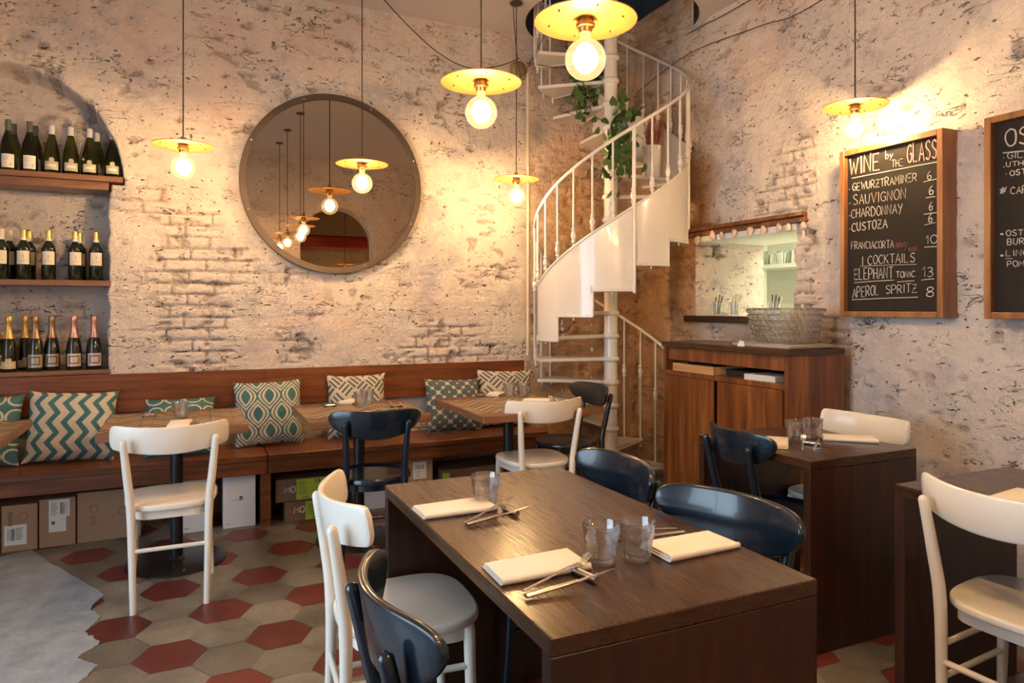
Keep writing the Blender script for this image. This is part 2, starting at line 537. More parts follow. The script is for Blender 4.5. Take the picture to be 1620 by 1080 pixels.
def wall_mesh(name, a0, a1, z1, cell, place, relief, cut=None, wear=None):
    na = int(round((a1 - a0) / cell)); nz = int(round(z1 / cell))
    A, Z = np.meshgrid(np.linspace(a0, a1, na + 1), np.linspace(0, z1, nz + 1))
    H, JT = relief(A, Z)
    P = place(A, Z, H).reshape(-1, 3)
    idx = np.arange((na + 1) * (nz + 1)).reshape(nz + 1, na + 1)
    F = np.stack([idx[:-1, :-1], idx[:-1, 1:], idx[1:, 1:], idx[1:, :-1]], -1).reshape(-1, 4)
    if cut is not None:
        ca = (A[:-1, :-1] + cell / 2).ravel(); cz = (Z[:-1, :-1] + cell / 2).ravel()
        F = F[~cut(ca, cz)]
    me = bpy.data.meshes.new(name)
    me.vertices.add(len(P)); me.vertices.foreach_set('co', P.astype(np.float32).ravel())
    me.loops.add(len(F) * 4); me.loops.foreach_set('vertex_index', F.astype(np.int32).ravel())
    me.polygons.add(len(F)); me.polygons.foreach_set('loop_start', (np.arange(len(F)) * 4).astype(np.int32))
    me.polygons.foreach_set('use_smooth', np.ones(len(F), bool))
    me.update(calc_edges=True)
    if wear is not None:
        at = me.attributes.new('wear', 'FLOAT', 'POINT')
        at.data.foreach_set('value', wear(A, Z).astype(np.float32).ravel())
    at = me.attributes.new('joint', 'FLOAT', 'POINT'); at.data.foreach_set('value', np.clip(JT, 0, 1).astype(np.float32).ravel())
    me.materials.append(M['wall'])
    o = bpy.data.objects.new(name, me); COL.objects.link(o)
    return struct(o)

CEIL = 3.47
WX, WY = 3.45, 4.95          # planes of the right and the far wall
# far wall with its arched bottle niche
def niche_sd(A, Z):
    cx, cz, R = -1.05, 2.13, 0.65
    rag = 0.014 * (fbm(A * 2 + 5, Z * 14, 5, 2) - 0.5) * 2
    right = np.where(Z > 2.10, -0.40, -0.475) + rag
    rect = np.minimum(np.minimum(right - A, A + 1.70), np.minimum(Z - 0.93, 2.15 - Z))
    circ = (R + rag * 0.5) - np.hypot(A - cx, Z - cz)
    circ = np.minimum(circ, Z - 2.13)
    return np.maximum(rect, circ)
def far_relief(A, Z):
    bm_ = 0.30 + 0.70 * (1 - sstep(1.7, 2.3, Z)) 
    bm_ = np.maximum(bm_, sstep(2.2, 2.5, A))
    h, jt = masonry(A, Z, 11, bm_)
    ins = sstep(0.0, 0.022, niche_sd(A, Z))
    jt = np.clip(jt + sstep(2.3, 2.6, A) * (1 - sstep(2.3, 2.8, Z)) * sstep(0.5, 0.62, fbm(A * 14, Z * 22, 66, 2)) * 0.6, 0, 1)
    flat = sstep(2.35, 2.6, A)
    h = h + flat * 0.02 * (fbm(A * 7, Z * 9, 90, 3) - 0.5) * 2
    back = sstep(0.0, 0.12, Z - 0.02)
    return (np.clip(h, -0.006, 0.05)) * (1 - ins) + ins * (h * 0.9 - 0.27), jt
def far_wear(A, Z):
    n = fbm(A * 2.2, Z * 2.2, 44, 4)
    w_ = sstep(2.25, 2.75, A) * (1 - 0.6 * sstep(2.0, 3.0, Z)) * sstep(0.25, 0.6, n + 0.3) * 1.0
    w_ = w_ + 0.5 * (1 - sstep(0.35, 0.75, Z)) * sstep(0.3, 0.6, n)
    return np.clip(w_, 0, 1)
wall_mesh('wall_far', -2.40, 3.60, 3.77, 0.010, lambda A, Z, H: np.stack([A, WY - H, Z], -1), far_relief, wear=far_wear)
# right wall with the kitchen hatch
HY0, HY1, HZ0, HZ1 = 3.21, 4.17, 1.27, 1.83
def right_relief(A, Z):
    bm_ = 0.25 + 0.75 * sstep(2.55, 2.85, A) * (1 - sstep(2.1, 2.6, Z))
    h, jt = masonry(A, Z, 131, bm_)
    h = h + 0.02 * sstep(3.7, 4.3, A) * (fbm(A * 6, Z * 8, 95, 3) - 0.3)
    slab = 0.018 * (1 - sstep(2.80, 2.86, A + 0.03 * (fbm(A, Z * 5, 99, 2) - 0.5)))   # thicker coat of plaster under the boards
    return np.clip(h + slab, -0.006, 0.06), jt
def right_wear(A, Z):
    n = fbm(A * 2.2, Z * 2.2, 54, 4)
    w_ = sstep(3.9, 4.3, A) * (1 - 0.7 * sstep(2.0, 2.8, Z)) * sstep(0.2, 0.55, n + 0.25) * 1.0
    w_ = w_ + 0.45 * sstep(0.55, 0.7, n) * sstep(3.0, 3.6, A)
    return np.clip(w_, 0, 1)
def right_place(A, Z, H):
    Ys = A.copy()
    ed = np.maximum(np.maximum(HY0 - A, A - HY1), np.maximum(HZ0 - Z, Z - HZ1))
    kf = np.exp(-(np.maximum(ed, 0) / 0.03) ** 2)
    H = H * (1 - kf) + 0.03 * kf
    near = np.exp(-((A - HY0) / 0.05) ** 2) * ((Z > HZ0 - 0.05) & (Z < HZ1 + 0.05))
    Ys = Ys + near * 0.06 * (fbm(Z * 9, Z * 0 + 2, 77, 3) - 0.45)
    return np.stack([WX - H, Ys, Z], -1)
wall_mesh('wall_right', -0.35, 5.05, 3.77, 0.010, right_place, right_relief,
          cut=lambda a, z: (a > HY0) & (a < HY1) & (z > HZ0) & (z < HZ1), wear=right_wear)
# reveals of the hatch, rough masonry 0.6 m deep
def rv(u, v):   # far reveal
    x = WX - 0.030 + 0.64 * u; z = HZ0 - 0.01 + (HZ1 - HZ0 + 0.02) * v
    return (x, HY1 + 0.002 - max(0.0, float(masonry(np.array([x]), np.array([z]), 311, np.array([1.0]))[0][0])) * 1.3 * min(1.0, u * 0.64 / 0.05), z)
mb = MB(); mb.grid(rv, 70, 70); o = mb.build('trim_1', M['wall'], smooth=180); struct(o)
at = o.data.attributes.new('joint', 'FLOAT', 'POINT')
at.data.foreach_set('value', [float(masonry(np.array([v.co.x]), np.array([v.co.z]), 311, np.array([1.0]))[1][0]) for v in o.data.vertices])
mb = MB()
mb.box(WX - 0.01, 4.07, HY0 - 0.04, HY0 - 0.004, HZ0, HZ1)
mb.box(WX - 0.031, 4.07, HY0, HY1 + 0.01, HZ1, HZ1 + 0.05)
mb.box(WX + 0.0, 4.07, HY0, HY1 + 0.01, HZ0 - 0.06, HZ0 - 0.001)
struct(mb.build('trim_2', M['kitchen_wall']))
# oak sill and lintel
mb = MB(); mb.box(3.385, 3.62, 3.40, 4.27, HZ0 - 0.035, HZ0 + 0.012, 0.004)
struct(mb.build('trim_3', M['wood_table']))
def lint(u, v):
    return None
mb = MB(); mb.box(3.375, 3.46, 3.13, 4.29, 1.906, 1.932, 0.004); mb.box(3.400, 3.46, 3.13, 4.25, 1.868, 1.907, 0.006)
struct(mb.build('trim_4', M['wood_cab']))

# floor: hexagonal cement tiles, one red in three
def floor_mesh():
    mb = MB(); S = 0.1343; R_ = S * 0.990
    mb.mi = 2; mb.add([(-2.4, -0.35, -0.003), (3.55, -0.35, -0.003), (3.55, 5.05, -0.003), (-2.4, 5.05, -0.003)], [(0, 1, 2, 3)])
    al = math.radians(1.5); ca, sa = math.cos(al), math.sin(al)
    dx, dy = 1.5 * S, math.sqrt(3) * S
    for i in range(-22, 24):
        for j in range(-18, 14):
            lx = i * dx; ly = (j + 0.5 * (i % 2)) * dy
            red = ((2 * j + (i % 2)) % 3 == 0) if i % 2 == 0 else ((2 * j + 1) % 3 == 0)
            x = -0.083 + lx * ca - ly * sa; y = 2.985 + lx * sa + ly * ca
            if not (-2.5 < x < 3.55 and -0.4 < y < 5.05): continue
            mb.mi = 1 if red else 0
            mb.add([(x + R_ * math.cos(al + k * PI / 3), y + R_ * math.sin(al + k * PI / 3), 0) for k in range(6)], [(0, 1, 2, 3, 4, 5)])
    o = mb.build('floor', [M['tile_grey'], M['tile_red'], M['grout']], smooth=0, fix=False)
    at = o.data.attributes.new('tone', 'FLOAT', 'FACE'); rr = random.Random(2)
    at.data.foreach_set('value', [rr.random() for _ in o.data.polygons])
    return o
struct(floor_mesh())
pp = [(50, 870), (103, 905), (165, 940), (142, 963), (159, 976), (132, 1000), (159, 1015), (124, 1040), (153, 1053), (126, 1080), (100, 1140)]
pts = []
random.seed(3)
pw = [at_z(x, y, 0) for x, y in pp]
for a, b in zip(pw[:-1], pw[1:]):
    for k in range(6):
        q = a.lerp(b, k / 6)
        pts.append((q.x + random.uniform(-.008, .008), q.y + random.uniform(-.008, .008)))
pts += [(pw[-1].x, pw[-1].y), (-0.2, 1.2), (-2.3, 1.2), (-2.3, 4.5), (-1.0, 4.5)]
mb = MB(); mb.prism(pts, -0.002, 0.0035)
struct(mb.build('trim_5', M['screed'], smooth=0))

# ceiling slab with the round stairwell
SXc, SYc, SR = 2.82, 4.40, 0.565
HR = 0.635
def ring_slab():
    bm = bmesh.new()
    out = [(-2.45, -0.4), (3.6, -0.4), (3.6, 5.1), (-2.45, 5.1)]
    hole = [(SXc + HR * math.cos(math.radians(a)), SYc + HR * math.sin(math.radians(a))) for a in range(125, 342, 4)]
    hole += [(3.5, SYc + HR * math.sin(math.radians(341))), (3.5, 5.03), (SXc + HR * math.cos(math.radians(125)), 5.03)]
    ov = [bm.verts.new((x, y, CEIL)) for x, y in out]
    hv = [bm.verts.new((x, y, CEIL)) for x, y in hole]
    n = len(hv)
    es = [bm.edges.new((ov[k], ov[(k + 1) % 4])) for k in range(4)] + [bm.edges.new((hv[k], hv[(k + 1) % n])) for k in range(n)]
    bmesh.ops.triangle_fill(bm, edges=es, use_beauty=True)
    for f in list(bm.faces):
        c = f.calc_center_median()
        if math.hypot(c.x - SXc, c.y - SYc) < 0.60 or (c.x > SXc and c.y > SYc and c.x < 3.5 and c.y < 5.03): bm.faces.remove(f)
    return bm
mb = MB(); mb.bm(ring_slab()); struct(mb.build('ceiling', M['ceiling'], smooth=0, fix=False))
mb = MB()
vs_ = []; fs = []
arc = [(SXc + HR * math.cos(math.radians(a)), SYc + HR * math.sin(math.radians(a))) for a in range(125, 342, 4)]
n = len(arc)
for z in (CEIL - 0.004, 4.3):
    for x, y in arc: vs_.append((x, y, z))
for k in range(n - 1): fs.append((k, k + 1, n + k + 1, n + k))
mb.add(vs_, fs)
mb.box(2.0, 3.75, 3.6, 5.25, 4.28, 4.33); mb.box(3.58, 3.62, 3.6, 5.25, 3.6, 4.3); mb.box(2.0, 3.6, 5.10, 5.14, 3.6, 4.3)
struct(mb.build('trim_6', M['black'], smooth=40, fix=False))

# street side wall with one wide shop window
mb = MB()
wy0, wy1, wz0, wz1 = 0.2, 2.9, 0.2, 2.7
mb.box(-2.5, -2.3, -0.35, wy0, 0, 3.5); mb.box(-2.5, -2.3, wy1, 5.0, 0, 3.5)
mb.box(-2.5, -2.3, wy0, wy1, 0, wz0); mb.box(-2.5, -2.3, wy0, wy1, wz1, 3.5)
struct(mb.build('wall_left', M['wall'], smooth=0))
mb = MB()
mb.box(-2.45, -2.38, wy0, wy0 + .06, wz0, wz1); mb.box(-2.45, -2.38, wy1 - .06, wy1, wz0, wz1)
mb.box(-2.45, -2.38, wy0, wy1, wz0, wz0 + .06); mb.box(-2.45, -2.38, wy0, wy1, wz1 - .06, wz1); mb.box(-2.45, -2.38, 1.52, 1.58, wz0, wz1)
wf = struct(mb.build('window_1', M['steel'], smooth=0))
mb = MB(); mb.box(-2.425, -2.419, wy0, wy1, wz0, wz1)
g_ = mb.build('window_pane', M['window'], wf, smooth=0)
mb = MB(); mb.box(-9, -2.5, -5, 9, -0.2, -0.05)
struct(mb.build('ground', simple('street_paving', (0.45, 0.45, 0.45), 0.8)))

# wall behind the viewpoint, with an arch to the oven room
def near_wall():
    mb = MB()
    pts = [(-2.45, 0), (1.45, 0), (1.45, 2.25)]
    cxm = 1.98; r = 0.53
    for k in range(1, 16):
        a = PI - PI * k / 16
        pts.append((cxm + r * math.cos(a), 2.25 + r * math.sin(a)))
    pts += [(2.51, 2.25), (2.51, 0), (3.55, 0), (3.55, 3.5), (-2.45, 3.5)]
    mat = Matrix(((1, 0, 0, 0), (0, 0, 1, 0), (0, 1, 0, 0), (0, 0, 0, 1)))
    mb.prism(pts, -0.65, -0.30, mat=mat)
    return mb.build('wall_near', M['wall'], smooth=0)
struct(near_wall())
mb = MB()
mb.box(0.4, 0.5, -3.4, -0.65, 0, 3.3); mb.box(3.5, 3.6, -3.4, -0.65, 0, 3.3); mb.box(0.4, 3.6, -3.5, -3.4, 0, 3.3); mb.box(0.4, 3.6, -3.4, -0.65, 3.3, 3.4); mb.box(0.4, 3.6, -3.4, -0.3, -0.1, -0.002)
struct(mb.build('wall_oven_room', M['wall'], smooth=0))

# kitchen beyond the hatch
mb = MB()
mb.box(4.06, 5.7, 2.4, 2.5, 0, 2.6); mb.box(4.06, 5.7, 5.75, 5.85, 0, 2.6); mb.box(5.7, 5.8, 2.4, 5.85, 0, 2.6); mb.box(4.06, 5.8, 2.4, 5.85, 2.6, 2.7); mb.box(4.06, 5.8, 2.4, 5.85, -0.1, 0)
mb.box(4.06, 4.10, 4.19, 5.75, 0, 2.6); mb.box(4.06, 4.10, 2.5, 3.19, 0, 2.6); mb.box(4.06, 4.10, 3.19, 4.19, 0, 1.24); mb.box(4.06, 4.10, 3.19, 4.19, 1.88, 2.6)
struct(mb.build('wall_kitchen', M['kitchen_wall'], smooth=0))
kl = bpy.data.lights.new('kitchen_light', 'AREA'); kl.shape = 'RECTANGLE'; kl.size = 1.2; kl.size_y = 0.3; kl.energy = KITCHEN_W; kl.color = (1.0, 0.94, 0.62)
ko = bpy.data.objects.new('kitchen_light', kl); COL.objects.link(ko); ko.location = (4.75, 3.5, 2.5)

# ================================================================ spiral staircase
st = empty('spiral_staircase', 'white enamelled iron spiral staircase rising in the corner to the round hole in the ceiling', 'staircase', (SXc, SYc, 0))
RISE, STEP = 0.172, 27.5
def helix(th): return 1.65 + RISE * (th + 3.25) / STEP
def pol(th, r, z):
    a = math.radians(th)
    return Vector((r * math.sin(a), -r * math.cos(a), z))
mb = MB()
prof = [(0.075, 0), (0.075, 0.02), (0.055, 0.04)]
z = 0.1
while z < 3.9:
    prof += [(0.050, z - 0.02), (0.062, z - 0.012), (0.066, z), (0.062, z + 0.012), (0.052, z + 0.022), (0.049, z + 0.10)]
    z += RISE
prof += [(0.05, 4.0), (0.0, 4.0)]
mb.lathe(prof, 24); mb.build('centre_pole', M['stair'], st, 40)
for n in range(-9, 11):
    z = 1.65 + RISE * n
    a0, a1 = -17 + STEP * n - 2, 10.5 + STEP * n
    mb = MB(); vs_ = []; fs = []
    K = 8
    for zz in (z - 0.012, z + 0.012):
        for k in range(K + 1):
            a = a0 + (a1 - a0) * k / K
            vs_.append(pol(a0 + (a1 - a0) * (k / K) , 0.045, zz)); vs_.append(pol(a, SR - 0.012, zz))
    m = 2 * (K + 1)
    for k in range(K):
        i = 2 * k
        fs += [(i, i + 1, i + 3, i + 2), (m + i, m + i + 2, m + i + 3, m + i + 1), (i + 1, m + i + 1, m + i + 3, i + 3)]
    fs += [(0, m, m + 1, 1), (2 * K, 2 * K + 1, m + 2 * K + 1, m + 2 * K)]
    mb.add(vs_, fs)
    # nosing bead and a little foot under each outer corner
    mb.tube([pol(a0, 0.05, z - 0.006), pol(a0, SR + 0.004, z - 0.006)], 0.011, 8)
    mb.lathe([(0.0, -0.065), (0.012, -0.055), (0.006, -0.045), (0.013, -0.035), (0.013, 0.012)], 10, tr(*pol(a0 + 1, SR - 0.005, z)))
    mb.lathe([(0.0, -0.055), (0.008, -0.045), (0.005, -0.035), (0.010, -0.02), (0.010, 0.012)], 10, tr(*pol((a0 + a1) / 2, SR - 0.005, z)))
    mb.build('tread', M['stair'], st, 40)
for n in range(-3, 7):
    z = 1.65 + RISE * n - 0.022
    a0, a1 = -17 + STEP * n, 10.5 + STEP * n
    mb = MB(); vs_ = []; fs = []; K = 8
    for k in range(K + 1):
        a = a0 + (a1 - a0) * k / K
        for r in (SR, SR + 0.005):
            vs_.append(pol(a, r, z)); vs_.append(pol(a, r, helix(a) + 0.45))
    for k in range(K):
        i = 4 * k
        fs += [(i, i + 4, i + 5, i + 1), (i + 2, i + 3, i + 7, i + 6), (i, i + 2, i + 6, i + 4), (i + 1, i + 5, i + 7, i + 3)]
    fs += [(0, 1, 3, 2), (4 * K, 4 * K + 2, 4 * K + 3, 4 * K + 1)]
    mb.add(vs_, fs)
    mb.tube([pol(a0 + (a1 - a0) * k / 6, SR + 0.004, z) for k in range(7)], 0.010, 6)
    mb.tube([pol(a0 + (a1 - a0) * k / 6, SR + 0.003, helix(a0 + (a1 - a0) * k / 6) + 0.45) for k in range(7)], 0.010, 8)
    mb.tube([pol(a1, SR + 0.004, z), pol(a1, SR + 0.004, z + RISE)], 0.006, 6)
    mb.build('side_panel', M['stair'], st, 40)
mb = MB(); mb.tube([pol(a, SR + 0.003, helix(a) + 0.98) for a in range(-264, 190, 6)], 0.0125, 10); mb.build('handrail', M['stair'], st, 60)
def baluster(th, z0, z1, kn):
    Lh = z1 - z0
    prof = [(0.0085, 0), (0.0085, kn - 0.055), (0.013, kn - 0.05), (0.018, kn - 0.04), (0.011, kn - 0.03), (0.016, kn - 0.015), (0.0205, kn), (0.016, kn + 0.015), (0.011, kn + 0.03), (0.018, kn + 0.04), (0.011, kn + 0.05), (0.0075, kn + 0.06), (0.0075, Lh)]
    mb = MB(); mb.lathe(prof, 10, tr(*pol(th, SR + 0.002, z0))); return mb.build('baluster', M['stair'], st, 50)
th = -17 + STEP * -9 - 0.5
while th < 150:
    n = math.floor((th + 17.6) / STEP)
    if n < -3: baluster(th, 1.65 + RISE * n, helix(th) + 0.98, 0.55)
    else: baluster(th, helix(th) + 0.45, helix(th) + 0.98, 0.075)
    th += STEP / 2
for n in (-3, -1, 1):   # the long posts that run down the panel joints
    a = -17 + STEP * (n + (0 if n != -1 else 1)); 
for a in (-17.0, 38.0):
    n = round((a + 17) / STEP)
    mb = MB(); mb.tube([pol(a, SR + 0.012, 1.65 + RISE * n - 0.10 if a != -17 else 1.65 - RISE - 0.04), pol(a, SR + 0.012, helix(a) + 0.97)], 0.010, 10); mb.build('post', M['stair'], st, 50)
for th in (205, 218, 232, 246, 260, 274):   # upper balusters standing in the stairwell
    n = math.floor((th + 17) / STEP)
    baluster(th, 1.65 + RISE * n, 4.2, 0.5)

# ================================================================ bench
bn = empty('bench', 'long dark stained wooden wall bench with a tall plank backrest under the mirror', 'bench')
BX1 = 2.33
for x0, x1 in ((-1.9, 0.405), (0.41, BX1)):
    mb = MB(); mb.box(x0, x1, 4.45, 4.895, 0.415, 0.45, 0.004); mb.build('seat', M['wood_bench'], bn, 30)
    mb = MB(); mb.box(x0, x1, 4.475, 4.50, 0.33, 0.414, 0.002); mb.build('apron', M['wood_bench'], bn, 30)
for x0, x1 in ((-1.9, 0.425), (0.43, BX1)):
    mb = MB(); mb.box(x0, x1, 4.866, 4.894, 0.70, 0.935, 0.003); mb.build('backrest', M['wood_bench'], bn, 30)
for x in (-1.2, 0.37, BX1 - 0.035):
    mb = MB(); mb.box(x, x + 0.06 if x < 2 else x + 0.03, 4.505, 4.89, 0, 0.414, 0.002); mb.box(x, x + 0.06 if x < 2 else x + 0.03, 4.838, 4.8655, 0.451, 0.70, 0.002)
    mb.build('support', M['wood_bench'], bn, 30)

# ================================================================ mirror
mir = empty('round_mirror', 'large round smoked mirror in a dark riveted steel ring on the stone wall', 'mirror', (0.885, 4.885, 2.196), math.radians(0.55))
RM = 0.618
mrot = rot('X', PI / 2)
mb = MB(); mb.lathe([(RM - 0.042, 0.006), (RM - 0.040, 0.012), (RM - 0.002, 0.012), (RM, 0.010), (RM, -0.028), (RM - 0.03, -0.028)], 96, mrot, caps=False)
fr_ = mb.build('frame', M['steel'], mir, 30)
mb = MB()
for k in range(8):
    a = 2 * PI * (k + 0.45) / 8
    mb.lathe([(0.007, 0.0), (0.006, 0.003), (0.0, 0.0045)], 10, mrot @ tr((RM - 0.020) * math.cos(a), (RM - 0.020) * math.sin(a), 0.012))
mb.build('rivets', M['silver'], mir, 30)
mb = MB(); mb.lathe([(0, -0.02), (RM - 0.035, -0.02), (RM - 0.035, 0.004), (0, 0.004)], 96, mrot); mb.build('glass', M['mirror'], mir, 30)
# ================================================================ pendant lamps
def make_lamp(name, label, drop):
    """origin at the brass disc; the cord runs up by `drop` to the ceiling"""
    L_ = empty(name, label, 'lamp', group='brass disc pendant lamps')
    mb = MB(); mb.lathe([(0.012, 0.010), (0.05, 0.009), (0.160, 0.000), (0.1605, -0.0025), (0.160, -0.004), (0.05, 0.005), (0.012, 0.006)], 64)
    mb.v = mb.v; mb.build('disc', M['brass'], L_, 30)
    mb = MB()
    for k in range(6):
        a = 2 * PI * k / 6 + 0.3
        mb.lathe([(0.0, -0.0065), (0.0032, -0.0060), (0.0032, 0.006), (0.0, 0.0062)], 10, tr(0.118 * math.cos(a), 0.118 * math.sin(a), 0.0))
    mb.build('hole_dots', M['steel'], L_, 30)  # dark studs added to stand in for small holes through the disc
    mb = MB(); mb.lathe([(0.0, 0.045), (0.012, 0.044), (0.014, 0.02), (0.022, 0.016), (0.022, 0.010), (0.024, 0.004), (0.024, -0.010), (0.030, -0.012), (0.030, -0.022), (0.022, -0.024), (0.020, -0.040), (0.0, -0.040)], 24)
    mb.build('socket', M['brassd'], L_, 30)
    mb = MB()
    R_ = 0.064; zc = -0.122
    prof = [(0.017, -0.036), (0.018, -0.052)]
    for k in range(2, 24):
        a = PI * k / 24
        prof.append((max(R_ * math.sin(a), 0.0), zc + R_ * math.cos(a)))
    prof = [q for q in prof if q[1] > zc or True]
    prof.append((0.0, zc - R_))
    mb.lathe(prof, 32); b = mb.build('bulb', M['bulb'], L_, 60)
    mb = MB()
    for k in range(9):
        a = 2 * PI * k / 9; a2 = a + 0.5
        mb.tube([(q * math.cos(a + .25 * n_), q * math.sin(a + .25 * n_), zz) for n_, (q, zz) in enumerate([(0.010, -0.078), (0.024, -0.090), (0.033, -0.108), (0.034, -0.124), (0.026, -0.144), (0.012, -0.158)])], 0.0056, 6)
    mb.build('filament', M['filament'], b, 60)
    mb = MB(); mb.tube([(0, 0, 0.04), (0, 0, drop)], 0.0035, 8); mb.build('cord', M['cord'], L_, 60)
    mb = MB(); mb.lathe([(0.0, drop), (0.045, drop), (0.045, drop - 0.012), (0.010, drop - 0.022), (0.0, drop - 0.022)], 24); mb.build('ceiling_rose', M['steel'], L_, 30)
    lt = bpy.data.lights.new('lamp_light', 'POINT'); lt.energy = LAMP_W; lt.color = LAMP_COL; lt.shadow_soft_size = 0.032
    lo = bpy.data.objects.new('lamp_light', lt); COL.objects.link(lo); lo.parent = L_; lo.location = (0, 0, -0.118)
    return L_
ZL = 2.24
lamp_at = [
    (-0.055, 4.26, ZL, 'brass disc pendant lamp hanging between the bottle niche and the mirror'),
    (0.955, 4.34, ZL, 'brass disc pendant lamp hanging in front of the round mirror'),
    (2.045, 4.40, ZL, 'brass disc pendant lamp hanging beside the pipe at the staircase'),
    (1.04, 2.57, ZL, 'brass disc pendant lamp over the far end of the big table, before the stone wall'),
    (1.115, 1.885, ZL, 'largest looking brass disc pendant lamp, its disc cut by the top edge of the photo'),
    (1.09, 1.08, ZL, 'brass disc pendant lamp over the near table end, seen only in the mirror'),
    (1.09, 0.36, ZL, 'brass disc pendant lamp nearest the arch, seen only in the mirror'),
    (3.155, 2.57, 2.40, 'brass disc pendant lamp hanging against the right wall above the wine chalkboard'),
]
for i, (x, y, z, lab) in enumerate(lamp_at):
    if i == 0:
        lamp0 = make_lamp('pendant_lamp', lab, CEIL - ZL); lamp0.location = (x, y, z)
    elif z == ZL:
        dup(lamp0, (x, y, z), 0, lab)
    else:
        q = make_lamp('pendant_lamp', lab, CEIL - z); q.location = (x, y, z)
q = make_lamp('pendant_lamp', 'small lit pendant lamp in the oven room, seen in the mirror through the arch', 3.3 - 2.05); q.location = (2.35, -1.6, 2.05)

def cable(label, pts, r=0.0035, sub=8):
    mb = MB(); mb.tube(smooth_path(pts, sub), r, 6)
    return tag(mb.build('cable', M['cord'], None, 60), label, 'cable')
J = Vector((2.30, 4.86, 3.20))
cable('dark cable swagging from the ceiling above the mirror down to the wall junction cover', [at_Y(585, -25, 4.0), at_Y(650, 45, 4.1), at_Y(700, 88, 4.25), at_Y(745, 108, 4.4), at_Y(790, 104, 4.6), at_Y(822, 92, 4.86)])
cable('dark cable looping from the junction cover across to the upper stair treads', [J + Vector((0.03, -0.03, 0.03)), at_Y(855, 103, 4.7), at_Y(890, 108, 4.5), at_Y(925, 98, 4.40)], 0.003)
cable('dark cable hanging doubled from the ceiling beside the junction cover', [Vector((2.02, 4.40, 3.46)), Vector((2.06, 4.46, 3.30)), J + Vector((-0.04, -0.04, -0.02)), J + Vector((0.0, -0.045, -0.11)), J + Vector((0.05, -0.04, 0.02)), Vector((2.45, 4.70, 3.46))], 0.003)
cable('dark cable clipped along the joint of ceiling and right wall', [at_X(1084, 56, 3.40), at_X(1120, 36, 3.40), at_X(1150, 21, 3.40), Vector((3.40, 2.6, 3.42)), Vector((3.40, 1.2, 3.43))])
cable('dark cable sagging across the right wall from the stair to the top edge', [at_X(1020, 100, 3.44) * 1.0 if False else Vector((3.38, 4.86, 3.15)), at_X(1090, 85, 3.38), at_X(1200, 42, 3.38), at_X(1300, 0, 3.38), Vector((3.38, 1.6, 3.42))])

jc = empty('junction_cover', 'round olive junction cover on the wall at the top of the pipe', 'junction cover', (J.x, 4.93, J.z))
mb = MB(); mb.lathe([(0.0, 0.045), (0.045, 0.042), (0.062, 0.03), (0.066, 0.0), (0.066, -0.02)], 28, rot('X', PI / 2)); mb.build('body', simple('olive_plastic', (0.26, 0.20, 0.09), 0.5), jc, 50)
mb = MB()
mb.tube([at_Y(835, 562, 4.885), at_Y(835, 116, 4.885)], 0.0125, 12)
pipe = mb.build('wall_pipe', M['pipe'], None, 60); tag(pipe, 'thin cream conduit pipe running straight up the far wall left of the staircase', 'pipe')

# ================================================================ chairs
def seat_outline(wf, wr, d, y0, n=40, ex=3.0):
    pts = []
    for k in range(n):
        a = 2 * PI * k / n
        c, s = math.cos(a), math.sin(a)
        x = abs(c) ** (2 / ex) * (1 if c > 0 else -1); y = abs(s) ** (2 / ex) * (1 if s > 0 else -1)
        w_ = (wr + (wf - wr) * (y + 1) / 2) / 2
        pts.append((x * w_, y0 + y * d / 2))
    return pts
def back_board(wd, top, bot, ybase, curve, th=0.017, lean=0.14, endpow=8, ns=36):
    mb = MB(); rings = []
    for i in range(ns + 1):
        s = -math.cos(PI * i / ns)
        s = 0.85 * s + 0.15 * (-1 + 2 * i / ns)
        e = max(0.0, 1 - abs(s) ** endpow) ** 0.5
        zt, zb = top(s), bot(s); zc = (zt + zb) / 2; hh = max((zt - zb) / 2 * e, 0.0005)
        y = ybase + curve * s * s; x = s * wd / 2
        # frame along the curve
        tv = Vector((wd / 2, 2 * curve * s, 0)).normalized(); nv = Vector((-tv.y, tv.x, 0))
        ring = []
        t2 = th / 2 * (1 if e > 0.3 else e / 0.3 * 0.7 + 0.3)
        rr = min(t2 * 0.8, hh * 0.8)
        for (cu, cv, a0) in ((1, 1, 0), (-1, 1, 90), (-1, -1, 180), (1, -1, 270)):
            for q in (0, 45, 90):
                a = math.radians(a0 + q)
                u = cu * (t2 - rr) + rr * math.cos(a); v = cv * (hh - rr) + rr * math.sin(a)
                zz = zc + v
                p = Vector((x, y, zz)) + nv * u
                p.y -= lean * (zz - 0.70)
                ring.append(p)
        rings.append(ring)
    m = 12; vs_ = [p for r in rings for p in r]; fs = []
    for i in range(ns):
        for k in range(m):
            fs.append((i * m + k, i * m + (k + 1) % m, (i + 1) * m + (k + 1) % m, (i + 1) * m + k))
    fs.append(tuple(range(m))); fs.append(tuple(ns * m + k for k in reversed(range(m))))
    mb.add(vs_, fs); return mb
def leg(mb, pts, rr, n=12):
    P = smooth_path(pts, 5); R_ = lerp_list(rr, 5)
    # rounded top end
    d = (P[-1] - P[-2]).normalized()
    r = R_[-1]
    P = P + [P[-1] + d * r * 0.5, P[-1] + d * r * 0.85, P[-1] + d * r * 1.0]; R_ = R_ + [r * 0.87, r * 0.53, r * 0.12]
    mb.tube(P, R_, n)
